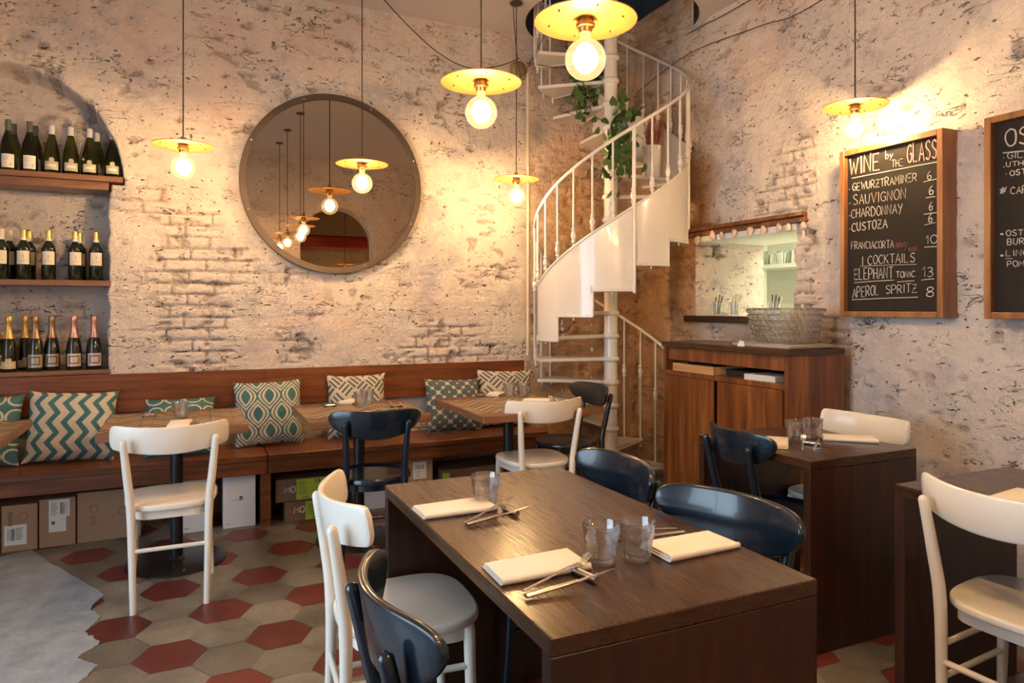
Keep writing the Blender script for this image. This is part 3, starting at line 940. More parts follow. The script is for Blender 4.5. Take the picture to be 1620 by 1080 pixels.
def make_chair(name, label, kind, group):
    ch = empty(name, label, 'chair', group=group)
    mat = {'cream': M['cream'], 'navy': M['navy'], 'black': M['chairblack']}[kind]
    if kind == 'cream':
        mb = MB(); mb.prism(seat_outline(0.43, 0.36, 0.41, 0.0), 0.435, 0.463, 0.009, seg=3); mb.build('seat', mat, ch, 40)
        mb = MB(); mb.prism(seat_outline(0.36, 0.30, 0.34, 0.0, ex=5), 0.395, 0.434); mb.build('seat_frame', mat, ch, 40)
        px_f, px_s, px_t = 0.147, 0.158, 0.185
        pth = [(px_f, -0.215, 0), (px_f + .005, -0.200, 0.20), (px_s, -0.197, 0.45), (px_s + .013, -0.212, 0.60), (px_t, -0.236, 0.755)]
        fx, fy = 0.165, 0.155
    else:
        mb = MB(); mb.lathe([(0.0, 0.452), (0.15, 0.450), (0.180, 0.455), (0.192, 0.463), (0.203, 0.463), (0.208, 0.455), (0.208, 0.437), (0.200, 0.430), (0.0, 0.430)], 48); mb.build('seat', mat, ch, 40)
        mb = MB(); mb.lathe([(0.0, 0.4295), (0.175, 0.4295), (0.175, 0.395), (0.0, 0.395)], 36); mb.build('seat_frame', mat, ch, 40)
        pth = [(0.175, -0.235, 0), (0.165, -0.200, 0.20), (0.150, -0.185, 0.45), (0.150, -0.215, 0.60), (0.158, -0.250, 0.755)]
        fx, fy = 0.150, 0.145
    for s in (-1, 1):
        mb = MB(); leg(mb, [(s * p[0], p[1], p[2]) for p in pth], [0.0135, 0.0155, 0.0185, 0.0175, 0.0150]); mb.build('leg', mat, ch, 50)
        mb = MB(); leg(mb, [(s * (fx + .012), fy + .012, 0), (s * fx, fy, 0.22), (s * (fx - .005), fy - .005, 0.425)], [0.012, 0.016, 0.0175]); mb.build('leg', mat, ch, 50)
        mb = MB(); mb.tube([(s * 0.152, -0.20, 0.22), (s * fx, fy, 0.22)], 0.0095, 10)
        if kind == 'cream': mb.tube([(s * 0.152, -0.20, 0.32), (s * fx, fy, 0.32)], 0.0095, 10)
        mb.build('stretcher', mat, ch, 50)
    mb = MB(); mb.tube([(-0.152, -0.20, 0.27), (0.152, -0.20, 0.27)], 0.010, 10); mb.build('stretcher', mat, ch, 50)
    if kind == 'cream':
        mb = back_board(0.48, lambda s: 0.814 + 0.012 * s * s, lambda s: 0.690 + 0.026 * s * s, -0.228, 0.095, 0.018, 0.14, 44, 48)
    else:
        mb = back_board(0.465, lambda s: 0.824 + 0.002 * s * s, lambda s: 0.672 + 0.068 * abs(s) ** 2.4, -0.236, 0.080, 0.020, 0.14, 9, 44)
    mb.build('backrest', mat, ch, 40)
    return ch
E_ = -PI / 2; W_ = PI / 2     # facing +X / facing -X
gw = 'cream wooden chairs'; gn = 'navy bentwood chairs'
cw = make_chair('dining_chair', 'cream wooden chair at the tiled table below the left wall lamp, back to us', 'cream', gw)
cw.location = (-0.095, 3.665, 0)
dup(cw, (1.83, 3.70, 0), -0.03, 'cream wooden chair at the tiled table beside the staircase end of the bench', gw)
dup(cw, (0.575, 2.03, 0), E_ - 0.05, 'cream wooden chair pushed in on the left of the big table, behind the navy one', gw)
dup(cw, (2.80, 2.36, 0), W_ + 0.02, 'cream wooden chair between the small square table and the right wall', gw)
dup(cw, (2.27, 1.235, 0), E_ + 0.05, 'cream wooden chair at the right edge of the frame, before the nearest square table', gw)
cn = make_chair('dining_chair', 'navy wooden chair at the middle tiled table, its back to us, before the bench', 'navy', gn)
cn.location = (0.87, 3.72, 0); cn.rotation_euler = (0, 0, -0.12)
dup(cn, (0.545, 1.290, 0), E_ - 0.03, 'navy wooden chair nearest us, at the near left side of the big table', gn)
dup(cn, (1.14, 2.04, 0), W_ + 0.02, 'navy wooden chair on the right of the big table, the farther one', gn)
dup(cn, (1.145, 1.445, 0), W_ + 0.24, 'navy wooden chair on the right of the big table, the nearer one', gn)
dup(cn, (2.335, 2.31, 0), E_ - 0.14, 'navy wooden chair at the left of the small square table before the cabinet', gn)
ck = make_chair('dining_chair', 'black wooden chair at the foot of the spiral staircase', 'black', None)
ck.location = (2.27, 4.09, 0); ck.rotation_euler = (0, 0, W_ + 0.03)

# ================================================================ tables
def panel_table(label, x0, x1, y0, y1, z=0.75, th=0.036):
    t = empty('dining_table', label, 'table', ((x0 + x1) / 2, (y0 + y1) / 2, 0), group='panel legged dining tables')
    hx, hy = (x1 - x0) / 2, (y1 - y0) / 2
    mb = MB(); mb.box(-hx, hx, -hy, hy, z - th, z, 0.0025); mb.build('tabletop', M['wood_table'], t, 30)
    for s in (-1, 1):
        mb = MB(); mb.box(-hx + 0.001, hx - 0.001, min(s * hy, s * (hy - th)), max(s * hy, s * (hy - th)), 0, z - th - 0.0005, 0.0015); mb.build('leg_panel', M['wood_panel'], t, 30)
    return t
panel_table('big dark wooden table with solid panel ends in the foreground', 0.578, 1.235, 1.10, 2.285)
panel_table('small square dark table with solid panel ends in front of the cabinet', 2.150, 2.762, 1.95, 2.60)
panel_table('small square dark table with solid panel ends cut by the right edge of the frame', 2.136, 2.752, 0.95, 1.588)

def hexcol(c): return np.array(c)
def mosaic_col(X, Y, kind):
    base = np.zeros(X.shape + (3,)); 
    cellx, celly = 0.055, 0.115
    ix = np.floor(X / cellx); iy = np.floor(Y / celly)
    r = vnoise(ix * 3.7 + 1.3, iy * 5.1 + 2.2, 5 + kind)
    br = np.stack([0.13 + 0.15 * r, 0.050 + 0.070 * r, 0.022 + 0.034 * r], -1)
    base[:] = br * 0.85
    tri = np.abs(((X / 0.27) % 1) - 0.5) * 2
    v = Y + 0.15 * tri
    band = np.floor((v % 0.216) / 0.036).astype(int)
    zone = (np.abs(Y) < (0.22 if kind else 0.30))
    cols = {0: (0.46, 0.53, 0.40), 2: (0.56, 0.21, 0.06), 4: (0.46, 0.53, 0.40)}
    for k, c in cols.items():
        base[(band == k) & zone] = c
    gx = np.minimum((X % cellx), cellx - (X % cellx)); gy = np.minimum((Y % celly), celly - (Y % celly))
    gl = (gx < 0.0016) | (gy < 0.0012)
    base[gl] *= 0.35
    return base
def colour_grid(name, sx, sy, z, nx, ny, colfn, mat, parent):
    X, Y = np.meshgrid(np.linspace(-sx, sx, nx + 1), np.linspace(-sy, sy, ny + 1))
    P = np.stack([X, Y, np.full_like(X, z)], -1).reshape(-1, 3)
    idx = np.arange((nx + 1) * (ny + 1)).reshape(ny + 1, nx + 1)
    F = np.stack([idx[:-1, :-1], idx[:-1, 1:], idx[1:, 1:], idx[1:, :-1]], -1).reshape(-1, 4)
    me = bpy.data.meshes.new(name)
    me.from_pydata(P.tolist(), [], F.tolist())
    at = me.color_attributes.new('pattern', 'FLOAT_COLOR', 'POINT')
    C = colfn(X, Y).reshape(-1, 3); C = np.concatenate([C, np.ones((len(C), 1))], 1)
    at.data.foreach_set('color', C.astype(np.float32).ravel())
    me.materials.append(mat)
    o = bpy.data.objects.new(name, me); COL.objects.link(o); o.parent = parent
    return o
def pedestal_table(label, x0, x1, y0, y1, kind, rz=0):
    t = empty('pedestal_table', label, 'table', ((x0 + x1) / 2, (y0 + y1) / 2, 0), rz, 'inlaid pedestal tables along the bench')
    hx, hy = (x1 - x0) / 2, (y1 - y0) / 2
    mb = MB(); mb.box(-hx, hx, -hy, hy, 0.708, 0.7495, 0.003); mb.build('tabletop', M['wood_shelf'], t, 30)
    colour_grid('inlay', hx - 0.003, hy - 0.003, 0.7502, 240, 260, lambda X, Y: mosaic_col(X, Y, kind), M['mosaic'], t)
    mb = MB(); mb.lathe([(0.0, 0.707), (0.10, 0.707), (0.10, 0.700), (0.032, 0.69), (0.0305, 0.03), (0.045, 0.018), (0.0, 0.018)], 28); mb.build('column', M['blackmetal'], t, 40)
    mb = MB(); mb.lathe([(0.0, 0.018), (0.05, 0.017), (0.225, 0.010), (0.243, 0.006), (0.243, 0.0), (0.0, 0.0)], 56); mb.build('base', M['blackmetal'], t, 40)
    mb = MB()
    for k in range(3):
        a = -PI / 2 + 2 * PI * k / 3 + .2
        mb.lathe([(0.009, 0.008), (0.009, 0.015), (0.005, 0.019), (0.0, 0.019)], 10, tr(0.20 * math.cos(a), 0.20 * math.sin(a), 0))
    mb.build('levelling_screws', M['brassd'], t, 40)
    return t
pedestal_table('inlaid wood table on a black column, under the lamp left of the mirror', -0.42, 0.252, 3.75, 4.43, 0)
pedestal_table('inlaid wood table on a black column, with the navy chair pushed up', 0.54, 1.20, 3.70, 4.38, 1)
pedestal_table('inlaid wood table on a black column, at the staircase end of the bench', 1.43, 2.10, 3.50, 4.33, 0)
pedestal_table('inlaid wood table cut by the left edge of the frame', -1.46, -0.782, 3.72, 4.42, 0)

# ================================================================ cabinet
cb = empty('sideboard_cabinet', 'tall dark wooden cabinet with two doors and an open shelf under the kitchen hatch', 'cabinet', (3.11, 3.325, 0))
x0, x1, y0, y1, zt = -0.215, 0.215, -0.545, 0.545, 1.115
mb = MB()
mb.box(x0 + 0.008, x1, y0, y0 + 0.028, 0, zt - 0.036); mb.box(x0 + 0.008, x1, y1 - 0.028, y1, 0, zt - 0.036)
mb.box(x1 - 0.02, x1, y0 + 0.0285, y1 - 0.0285, 0.02, zt - 0.036)
mb.box(x0 + 0.010, x1 - 0.021, y0 + 0.0285, y1 - 0.0285, 0.895, 0.925); mb.box(x0 + 0.012, x1 - 0.021, y0 + 0.0285, y1 - 0.0285, 0.03, 0.06)
mb.box(x0 + 0.03, x0 + 0.05, y0 + 0.0285, y1 - 0.0285, 0.995, 1.078)
mb.build('body', M['wood_cab'], cb, 0)
mb = MB(); mb.box(x0 - 0.006, x1, y0 - 0.006, y1 + 0.006, zt - 0.035, zt, 0.003); mb.build('top', M['wood_table'], cb, 30)
mb = MB(); mb.box(x0 - 0.008, x0 + 0.009, 0.035, y1 - 0.030, 0.02, 0.893, 0.002); mb.build('door', M['wood_cab'], cb, 30)
mb = MB(); mb.box(x0 - 0.008, x0 + 0.009, y0 + 0.030, -0.002, 0.02, 0.893, 0.002); mb.build('door', M['wood_cab'], cb, 30)

def on_top(name, label, cat, mb, mats, loc, rz=0, group=None, smooth=40):
    o = mb.build(name, mats, None, smooth); o.location = loc; o.rotation_euler = (0, 0, rz)
    return tag(o, label, cat, group)
# light wooden tray with black cutlery on the open shelf
t = empty('cutlery_tray', 'light wooden tray in the open shelf of the cabinet', 'tray', (3.05, 3.58, 0.9255))
mb = MB(); mb.box(-0.14, 0.14, -0.20, 0.20, 0, 0.006); mb.box(-0.14, -0.13, -0.20, 0.20, 0.006, 0.05); mb.box(0.13, 0.14, -0.20, 0.20, 0.006, 0.05); mb.box(-0.13, 0.13, -0.20, -0.19, 0.006, 0.05); mb.box(-0.13, 0.13, 0.19, 0.20, 0.006, 0.05)
mb.build('box', M['wood_light'], t, 0)
for k in range(3):
    mb = MB(); mb.tube([(-0.09 + 0.05 * k, -0.14, 0.045 + .004 * k), (-0.07 + 0.05 * k, 0.12, 0.05)], 0.008, 8); on_top('knife', 'black handled knife lying in the light wooden tray', 'knife', mb, M['black'], (3.05, 3.58, 0.9255), 0, 'black knives in the wooden tray')
mb = MB()
for k in range(8):
    mb.box(-0.10 + 0.003 * (k % 3), 0.10, -0.11 + 0.004 * (k % 2), 0.11, 0.004 * k, 0.004 * k + 0.003, 0)
on_top('paper_menus', 'stack of white paper menus in the open shelf of the cabinet', 'menus', mb, M['paper'], (3.03, 3.03, 0.9255), 0.1)
mb = MB(); mb.box(-0.12, 0.12, -0.12, 0.13, 0, 0.035, 0.003)
on_top('black_box', 'low black box behind the menus in the cabinet shelf', 'box', mb, M['black'], (3.13, 3.26, 0.9255), 0.0)
# tray and bubbled bowl on top
mb = MB(); mb.box(-0.17, 0.17, -0.22, 0.22, 0, 0.020, 0.004); mb.box(-0.15, 0.15, -0.20, 0.20, 0.020, 0.024, 0)
on_top('serving_tray', 'flat grey tray under the clear bubbled bowl', 'tray', mb, M['tray'], (3.10, 3.02, 1.1155))
def bowl():
    mb = MB(); prof = []
    H_ = 0.20; rb, rt = 0.150, 0.205
    n = 84; m = 40
    vs_ = []; fs = []
    rows = 6
    def R(a, h):
        r = rb + (rt - rb) * (h / H_) ** 0.7
        row = h / H_ * rows; ri = math.floor(row); fr = row - ri - 0.5
        cols = 34
        c = (a / (2 * PI) * cols + 0.5 * (ri % 2)) % 1 - 0.5
        dd = (c * c + fr * fr)
        return r + 0.016 * math.sqrt(max(0, 0.25 - dd)) * 2
    n = 176; m = 48
    for j in range(m + 1):
        h = H_ * j / m
        for k in range(n):
            a = 2 * PI * k / n; r = R(a, min(h, H_ - 1e-4)); vs_.append((r * math.cos(a), r * math.sin(a), h))
    for j in range(m + 1):
        h = H_ - (H_ - 0.008) * j / m
        for k in range(n):
            a = 2 * PI * k / n; r = rb + (rt - rb) * (h / H_) ** 0.7 - 0.004; vs_.append((r * math.cos(a), r * math.sin(a), h))
    T = 2 * m + 2
    for j in range(T - 1):
        for k in range(n):
            fs.append((j * n + k, j * n + (k + 1) % n, (j + 1) * n + (k + 1) % n, (j + 1) * n + k))
    fs.append(tuple(reversed(range(n)))); fs.append(tuple((T - 1) * n + k for k in range(n)))
    mb.add(vs_, fs); return mb
on_top('ice_bowl', 'large clear acrylic bowl covered in round bubbles on the cabinet', 'bowl', bowl(), M['bubble'], (3.11, 3.00, 1.1400), smooth=60)
mb = MB(); mb.add([(-0.018, 0.0, 0.03), (0.018, 0.0, 0.03), (0.03, -0.004, 0), (-0.03, -0.004, 0), (-0.018, 0.012, 0), (0.018, 0.012, 0)], [(0, 1, 2, 3), (0, 4, 5, 1), (1, 5, 2), (0, 3, 4), (3, 2, 5, 4)])
on_top('card_tent', 'tiny white folded card beside the bubbled bowl', 'card', mb, M['paper'], (2.93, 3.16, 1.1155), -PI / 2)

# glasses of cutlery on the hatch sill
def cutlery_glass(label, loc, seed, black=False):
    t = empty('cutlery_glass', label, 'glass', loc, group='glasses of cutlery on the hatch sill')
    mb = MB(); mb.lathe([(0.0, 0.0), (0.030, 0.0), (0.036, 0.10), (0.034, 0.10), (0.028, 0.008), (0.0, 0.008)], 24); mb.build('glass', M['glass'], t, 40)
    random.seed(seed)
    for k in range(7):
        a = 2 * PI * k / 7; ln = random.uniform(0.13, 0.16)
        mb = MB(); mb.tube([(0.015 * math.cos(a), 0.015 * math.sin(a), 0.012), (0.030 * math.cos(a) + 0.012, 0.030 * math.sin(a) - 0.012, ln)], [0.003, 0.005], 6, flat=0.5)
        mb.build('cutlery_handle', M['black'] if (black and k % 2) else M['silver'], t, 40)
    return t
cutlery_glass('glass of steel cutlery on the hatch sill, at the far jamb', (3.50, 4.02, 1.2825), 1, True)
cutlery_glass('glass of steel cutlery on the hatch sill, the middle one', (3.52, 3.86, 1.2825), 2)
cutlery_glass('glass of black handled cutlery on the hatch sill behind the bubbled bowl', (3.53, 3.50, 1.2825), 3, True)
# oyster shells pressed under the lintel
random.seed(12)
for k, (px_, py_) in enumerate([(1103, 378), (1127, 371), (1141, 370), (1161, 366), (1186, 364), (1207, 362), (1232, 358), (1246, 357), (1270, 355)]):
    p = at_X(px_, py_, 3.40)
    mb = MB(); r = random.uniform(0.022, 0.034)
    mb.lathe([(0.0, 0.012), (r * 0.5, 0.010), (r, 0.0), (r * 0.98, -0.004), (0.0, -0.008)], 16, rot('Y', -PI / 2 + random.uniform(-.3, .3)) @ Matrix.Scale(1.25, 4, (1, 0, 0)), fr=lambda a, z: 1 + 0.12 * math.sin(3 * a + px_))
    o = mb.build('oyster_shell', M['shell'], None, 60); o.location = (3.400, p.y, p.z - 0.008)
    place = ['at the far end of', 'third from the far end of', 'beside the far pair of', 'left of the middle of', 'at the middle of', 'right of the middle of', 'the first of the large near pair in', 'the second of the large near pair in', 'at the near end of'][k]
    tag(o, 'pale shell ' + place + ' the row under the wooden lintel', 'shell', 'shells under the lintel')
# kitchen shelf
mb = MB(); mb.box(4.75, 5.25, 4.35, 5.74, 1.70, 1.735); mb.box(4.75, 5.25, 4.35, 5.74, 1.15, 1.19); mb.box(4.75, 5.25, 4.35, 4.40, 1.19, 1.70); mb.box(4.75, 4.80, 4.85, 4.89, 1.19, 1.70); mb.box(5.20, 5.25, 4.40, 5.74, 1.38, 1.70)
tag(mb.build('kitchen_shelf_unit', M['kitchen_wall'], None, 0), 'white shelf unit in the kitchen seen through the hatch', 'shelf')
random.seed(5)
for k in range(9):
    mb = MB(); r = random.uniform(0.06, 0.10); h = random.uniform(0.07, 0.15)
    mb.lathe([(0.0, 0.0), (r * 0.8, 0.0), (r, h), (r * 0.96, h), (r * 0.78, 0.005), (0.0, 0.006)], 20, rot('X', random.choice([0, 0, 0.0])))
    o = mb.build('steel_dish', M['dish'], None, 40); o.location = (4.88 + 0.2 * (k % 2), 4.50 + 0.13 * k, 1.7355)
    tag(o, 'steel dish on the kitchen shelf seen through the hatch', 'dish', 'steel dishes on the kitchen shelf')
# oven room: red hood
mb = MB(); mb.box(1.75, 2.85, -2.9, -2.1, 2.36, 2.56, 0.03); tag(mb.build('oven_hood', M['redhood'], None, 30), 'long red enamel hood in the room seen in the mirror', 'hood')
# ================================================================ bottle niche
def shelf(label, x0, x1, z, th, extra=None):
    mb = MB(); mb.box(x0, x1, 4.915, 5.19, z - th, z, 0.002)
    if extra: mb.box(x0, extra, 4.945, 5.19, z - th - 0.05, z - th - 0.0005, 0.002)
    return tag(mb.build('niche_shelf', M['wood_shelf'], None, 30), label, 'shelf')
ZS = (0.962, 1.508, 2.150)
shelf('top wooden shelf in the arched niche holding green bottles', -1.68, -0.402, ZS[2], 0.034, -0.48)
shelf('middle wooden shelf in the arched niche holding gold capped bottles', -1.68, -0.468, ZS[1], 0.034)
shelf('bottom wooden ledge of the arched niche holding sparkling bottles', -1.68, -0.468, ZS[0], 0.026)
A0, A1 = -PI / 2 - 0.95, -PI / 2 + 0.95
def bottle(name, label, kind, foil, group, cap_mat=None):
    b = empty(name, label, 'bottle', group=group)
    if kind == 'crest':
        R_ = 0.045; prof = [(0, 0), (0.040, 0), (R_, 0.006), (R_, 0.085), (0.041, 0.13), (0.030, 0.185), (0.020, 0.225), (0.0145, 0.25), (0.0145, 0.288), (0.0, 0.288)]
    elif kind == 'burgundy':
        R_ = 0.042; prof = [(0, 0), (0.038, 0), (R_, 0.006), (R_, 0.13), (0.036, 0.175), (0.022, 0.22), (0.0150, 0.245), (0.0140, 0.305), (0.0, 0.305)]
    elif kind == 'bordeaux':
        R_ = 0.0375; prof = [(0, 0), (0.034, 0), (R_, 0.005), (R_, 0.185), (0.034, 0.205), (0.020, 0.225), (0.0145, 0.238), (0.0140, 0.298), (0.0, 0.298)]
    else:
        R_ = 0.0435; prof = [(0, 0), (0.039, 0), (R_, 0.007), (R_, 0.115), (0.040, 0.150), (0.028, 0.200), (0.0165, 0.238), (0.0145, 0.30), (0.0, 0.30)]
    g = {'crest': M['bottlegreen'], 'burgundy': M['bottlesmoke'], 'bordeaux': M['bottledark'], 'champ': M['bottledark']}[kind]
    mb = MB(); mb.lathe(prof, 32); mb.build('body', g, b, 50)
    if kind == 'crest':
        mb = MB(); mb.lathe([(0.0165, 0.236), (0.0165, 0.262), (0.0155, 0.265), (0.0165, 0.29), (0.0155, 0.296), (0, 0.296)], 20); mb.build('neck_foil', M['cardwhite'], b, 50)
        mb = MB(); mb.mi = 0; mb.lathe([(R_ + .0006, 0.022), (R_ + .0008, 0.072)], 16, None, -PI / 2 - 0.85, -PI / 2 + 0.85); mb.mi = 1; mb.lathe([(R_ + .0014, 0.040), (R_ + .0014, 0.055)], 12, None, -PI / 2 - 0.55, -PI / 2 + 0.55)
        mb.mi = 0; mb.prism([(0.014 * math.cos(a), 0.082 + 0.014 * math.sin(a)) for a in [2 * PI * k / 16 for k in range(16)]], 0, 0.003, 0, tr(0, -R_ + 0.001, 0) @ rot('X', PI / 2))
        mb.build('label', [M['labelgrey'], M['paperwarm']], b, 50)
    elif kind == 'burgundy':
        mb = MB(); mb.lathe([(0.0160, 0.242), (0.0158, 0.30), (0.0152, 0.307), (0, 0.307)], 20); mb.build('capsule', M['greycap'], b, 50)
        mb = MB(); mb.mi = 0; mb.lathe([(R_ + .0006, 0.018), (R_ + .0006, 0.098)], 16, None, -PI / 2 - 0.80, -PI / 2 + 0.80); mb.mi = 1
        for z in (0.078, 0.066): mb.lathe([(R_ + .0012, z), (R_ + .0012, z + 0.003)], 8, None, -PI / 2 - 0.6, -PI / 2 + 0.1)
        mb.lathe([(R_ + .0012, 0.03), (R_ + .0012, 0.045)], 8, None, -PI / 2 + 0.25, -PI / 2 + 0.42); mb.build('label', [M['paper'], M['labelgrey']], b, 50)
    elif kind == 'bordeaux':
        mb = MB(); mb.lathe([(0.0158, 0.252), (0.0156, 0.296), (0.0150, 0.300), (0, 0.300)], 20); mb.build('capsule', cap_mat or M['goldfoil'], b, 50)
        mb = MB(); mb.lathe([(0.0165, 0.237), (0.0160, 0.252)], 20); mb.build('neck_band', M['paper'], b, 50)
        mb = MB(); mb.mi = 0; mb.lathe([(R_ + .0006, 0.092), (R_ + .0006, 0.172)], 16, None, A0, A1); mb.mi = 1
        mb.lathe([(R_ + .0012, 0.112), (R_ + .0012, 0.115)], 8, None, -PI / 2 - 0.5, -PI / 2 + 0.5); mb.lathe([(R_ + .0012, 0.130), (R_ + .0012, 0.150)], 8, None, -PI / 2 - 0.08, -PI / 2 + 0.08)
        mb.build('label', [M['paperwarm'], M['labelgrey']], b, 50)
    else:
        fm = {'gold': M['goldfoil'], 'rose': M['pinkfoil'], 'bronze': M['bronzefoil']}[foil]
        mb = MB(); mb.lathe([(0.0300, 0.196), (0.0185, 0.236), (0.0165, 0.29), (0.0190, 0.296), (0.0195, 0.312), (0.0150, 0.328), (0, 0.330)], 24); mb.build('foil', fm, b, 50)
        mb = MB(); mb.mi = 0
        if foil == 'gold':
            mb.lathe([(R_ + .0006, 0.018), (R_ + .0006, 0.062)], 16, None, A0, A1); mb.lathe([(R_ + .0006, 0.062), (R_ - .0, 0.078)], 8, None, -PI / 2 - 0.35, -PI / 2 + 0.35)
            mb.mi = 1; mb.lathe([(R_ + .0012, 0.036), (R_ + .0012, 0.044)], 8, None, -PI / 2 - 0.6, -PI / 2 + 0.6)
            mb.build('label', [M['labelgold'], M['paperwarm']], b, 50)
        else:
            mb.lathe([(R_ + .0006, 0.022), (R_ + .0006, 0.100)], 16, None, A0, A1); mb.mi = 1
            for z in (0.038, 0.080): mb.lathe([(R_ + .0012, z), (R_ + .0012, z + 0.006)], 8, None, -PI / 2 - 0.55, -PI / 2 + 0.55)
            for s in (-1, 1): mb.lathe([(R_ + .0012, 0.038), (R_ + .0012, 0.086)], 3, None, -PI / 2 + s * 0.55 - .06, -PI / 2 + s * 0.55 + .06)
            mb.build('label', [M['labelsilver'] if foil == 'bronze' else M['labelrose'], M['ink']], b, 50)
    return b
M['labelgold'] = simple('gold_label', (0.62, 0.55, 0.30), 0.45)
M['labelsilver'] = simple('silver_label', (0.42, 0.38, 0.32), 0.35, metal=0.4)
M['labelrose'] = simple('rose_silver_label', (0.60, 0.47, 0.42), 0.35, metal=0.3)
rows = [
    # kind, foil, group, shelf, [(pixel x, depth Y, label)]
    ('burgundy', None, 'white label bottles on the top shelf', 2, [(13, 5.0, 'green white label bottle on the top shelf, first from the frame edge'), (47, 5.0, 'green white label bottle on the top shelf, beside the crest label bottles'), (22, 5.10, 'green bottle half hidden behind the first white label bottle on the top shelf'), (56, 5.10, 'green bottle half hidden behind the second white label bottle on the top shelf')]),
    ('crest', None, 'crest label bottles on the top shelf', 2, [(82, 5.0, 'green crest label bottle on the top shelf, next to the white label bottles'), (112, 5.0, 'green crest label bottle on the top shelf, second of the crest row'), (142, 5.0, 'green crest label bottle on the top shelf, third of the crest row'), (178, 5.0, 'green crest label bottle at the jamb end of the top shelf'), (154, 5.10, 'green bottle half hidden behind the third crest label bottle'), (186, 5.11, 'green bottle half hidden behind the last crest label bottle')]),
    ('bordeaux', None, 'gold capped bottles on the middle shelf', 1, [(37, 5.0, 'gold capped wine bottle on the middle shelf, first with a cream label'), (77, 5.0, 'gold capped wine bottle standing alone in the middle of the middle shelf'), (119, 5.0, 'gold capped wine bottle on the middle shelf, third with a cream label'), (152, 5.0, 'gold capped wine bottle at the jamb end of the middle shelf'), (46, 5.10, 'gold capped wine bottle half hidden behind the first one on the middle shelf'), (126, 5.10, 'gold capped wine bottle half hidden behind the third one on the middle shelf')]),
    ('champ', 'gold', 'sparkling bottles on the bottom ledge', 0, [(14, 5.0, 'sparkling bottle with gold foil and gold label on the bottom ledge'), (40, 5.10, 'sparkling bottle with gold foil half hidden behind a bronze foil one')]),
    ('champ', 'rose', 'sparkling bottles on the bottom ledge', 0, [(-6, 5.0, 'sparkling bottle with rose foil cut by the left edge of the frame'), (117, 5.0, 'sparkling bottle with pink foil, second from the jamb on the bottom ledge'), (149, 5.0, 'sparkling bottle with pink foil nearest the jamb on the bottom ledge')]),
    ('champ', 'bronze', 'sparkling bottles on the bottom ledge', 0, [(56, 4.985, 'sparkling bottle with bronze foil and silver label in front of a gold one'), (82, 5.03, 'sparkling bottle with bronze foil and dark label in the middle of the ledge')]),
]
for kind, foil, grp, sh, items in rows:
    first = None
    for (px_, Y, lab) in items:
        base = at_Y(px_, 487, Y)
        loc = (base.x, Y, ZS[sh] + 0.0005)
        if first is None:
            first = bottle('wine_bottle' if kind != 'champ' else 'sparkling_bottle', lab, kind, foil, grp); first.location = loc; first.rotation_euler = (0, 0, 0.12)
        else: dup(first, loc, 0.12 + random.uniform(-.08, .08), lab)
d1 = bottle('wine_bottle', 'dark bottle with pale patterned label at the left end of the middle shelf', 'bordeaux', None, 'pale capped bottles on the middle shelf', M['paperwarm'])
d1.location = (at_Y(2, 487, 5.0).x, 5.0, ZS[1] + 0.0005)
dup(d1, (at_Y(14, 487, 5.08).x, 5.09, ZS[1] + 0.0005), 0, 'dark bottle with cream cap half hidden behind the leftmost bottle of the middle shelf')

# ================================================================ cushions
TEAL = np.array([0.045, 0.170, 0.180]); CRM = np.array([0.66, 0.58, 0.46]); SLATE = np.array([0.085, 0.125, 0.145])
def pat_zigzag(u, v):
    s = (u * 6.2 + 1.15 * np.abs(((v * 3.7) % 1) - 0.5)) % 1
    return s < 0.44
def pat_ogee(u, v):
    W, H = 0.168, 0.27
    best = None
    out = np.zeros(u.shape)
    for par in (0, 1):
        yy = v / H + 0.5 * par * 2 + 0.2
        yy = v / H + par + 0.2
        fy = (yy % 2) - 1
        w_ = W * (0.5 + 0.5 * np.cos(PI * fy))
        xx = u + (W if par else 0) 
        fx = np.abs(((xx / (2 * W)) % 1) - 0.5) * 2 * W
        e = (w_ - fx) / W
        out = np.maximum(out, e)
    e = out
    return (e < 0.09) | ((e > 0.26) & (e < 0.40)) | (e > 0.60)
def pat_key(u, v):
    a = (u + v) * 3.3; b = (u - v) * 3.3
    ia, ib = np.floor(a), np.floor(b)
    k = (ia + ib) % 2
    f = np.where(k == 0, a, b)
    s = (f * 3) % 1
    edge = np.where(k == 0, np.minimum(b - ib, 1 - (b - ib)), np.minimum(a - ia, 1 - (a - ia)))
    return (s < 0.5) & (edge > 0.10) 
def pat_trellis(u, v):
    W, H = 0.36, 0.36
    out = np.full(u.shape, 9.0)
    for par in (0, 1):
        x = ((u / W + par * 0.5) % 1 - 0.5) * W; y = ((v / H + par * 0.5) % 1 - 0.5) * H
        c = 0.082
        d = np.minimum(np.minimum(np.hypot(x - c, y), np.hypot(x + c, y)), np.minimum(np.hypot(x, y - c), np.hypot(x, y + c))) - 0.068
        out = np.minimum(out, d)
    return out < -0.002
def pat_rings(u, v):
    W, H = 0.27, 0.27
    r = np.full(u.shape, 9.0)
    for ox, oy in ((0, 0),):
        x = ((u / W + ox) % 1 - 0.5) * W; y = ((v / H + oy) % 1 - 0.5) * H
        d = np.abs(np.hypot(x, y * 1.15) - 0.118); r = np.minimum(r, d)
    return r > 0.014
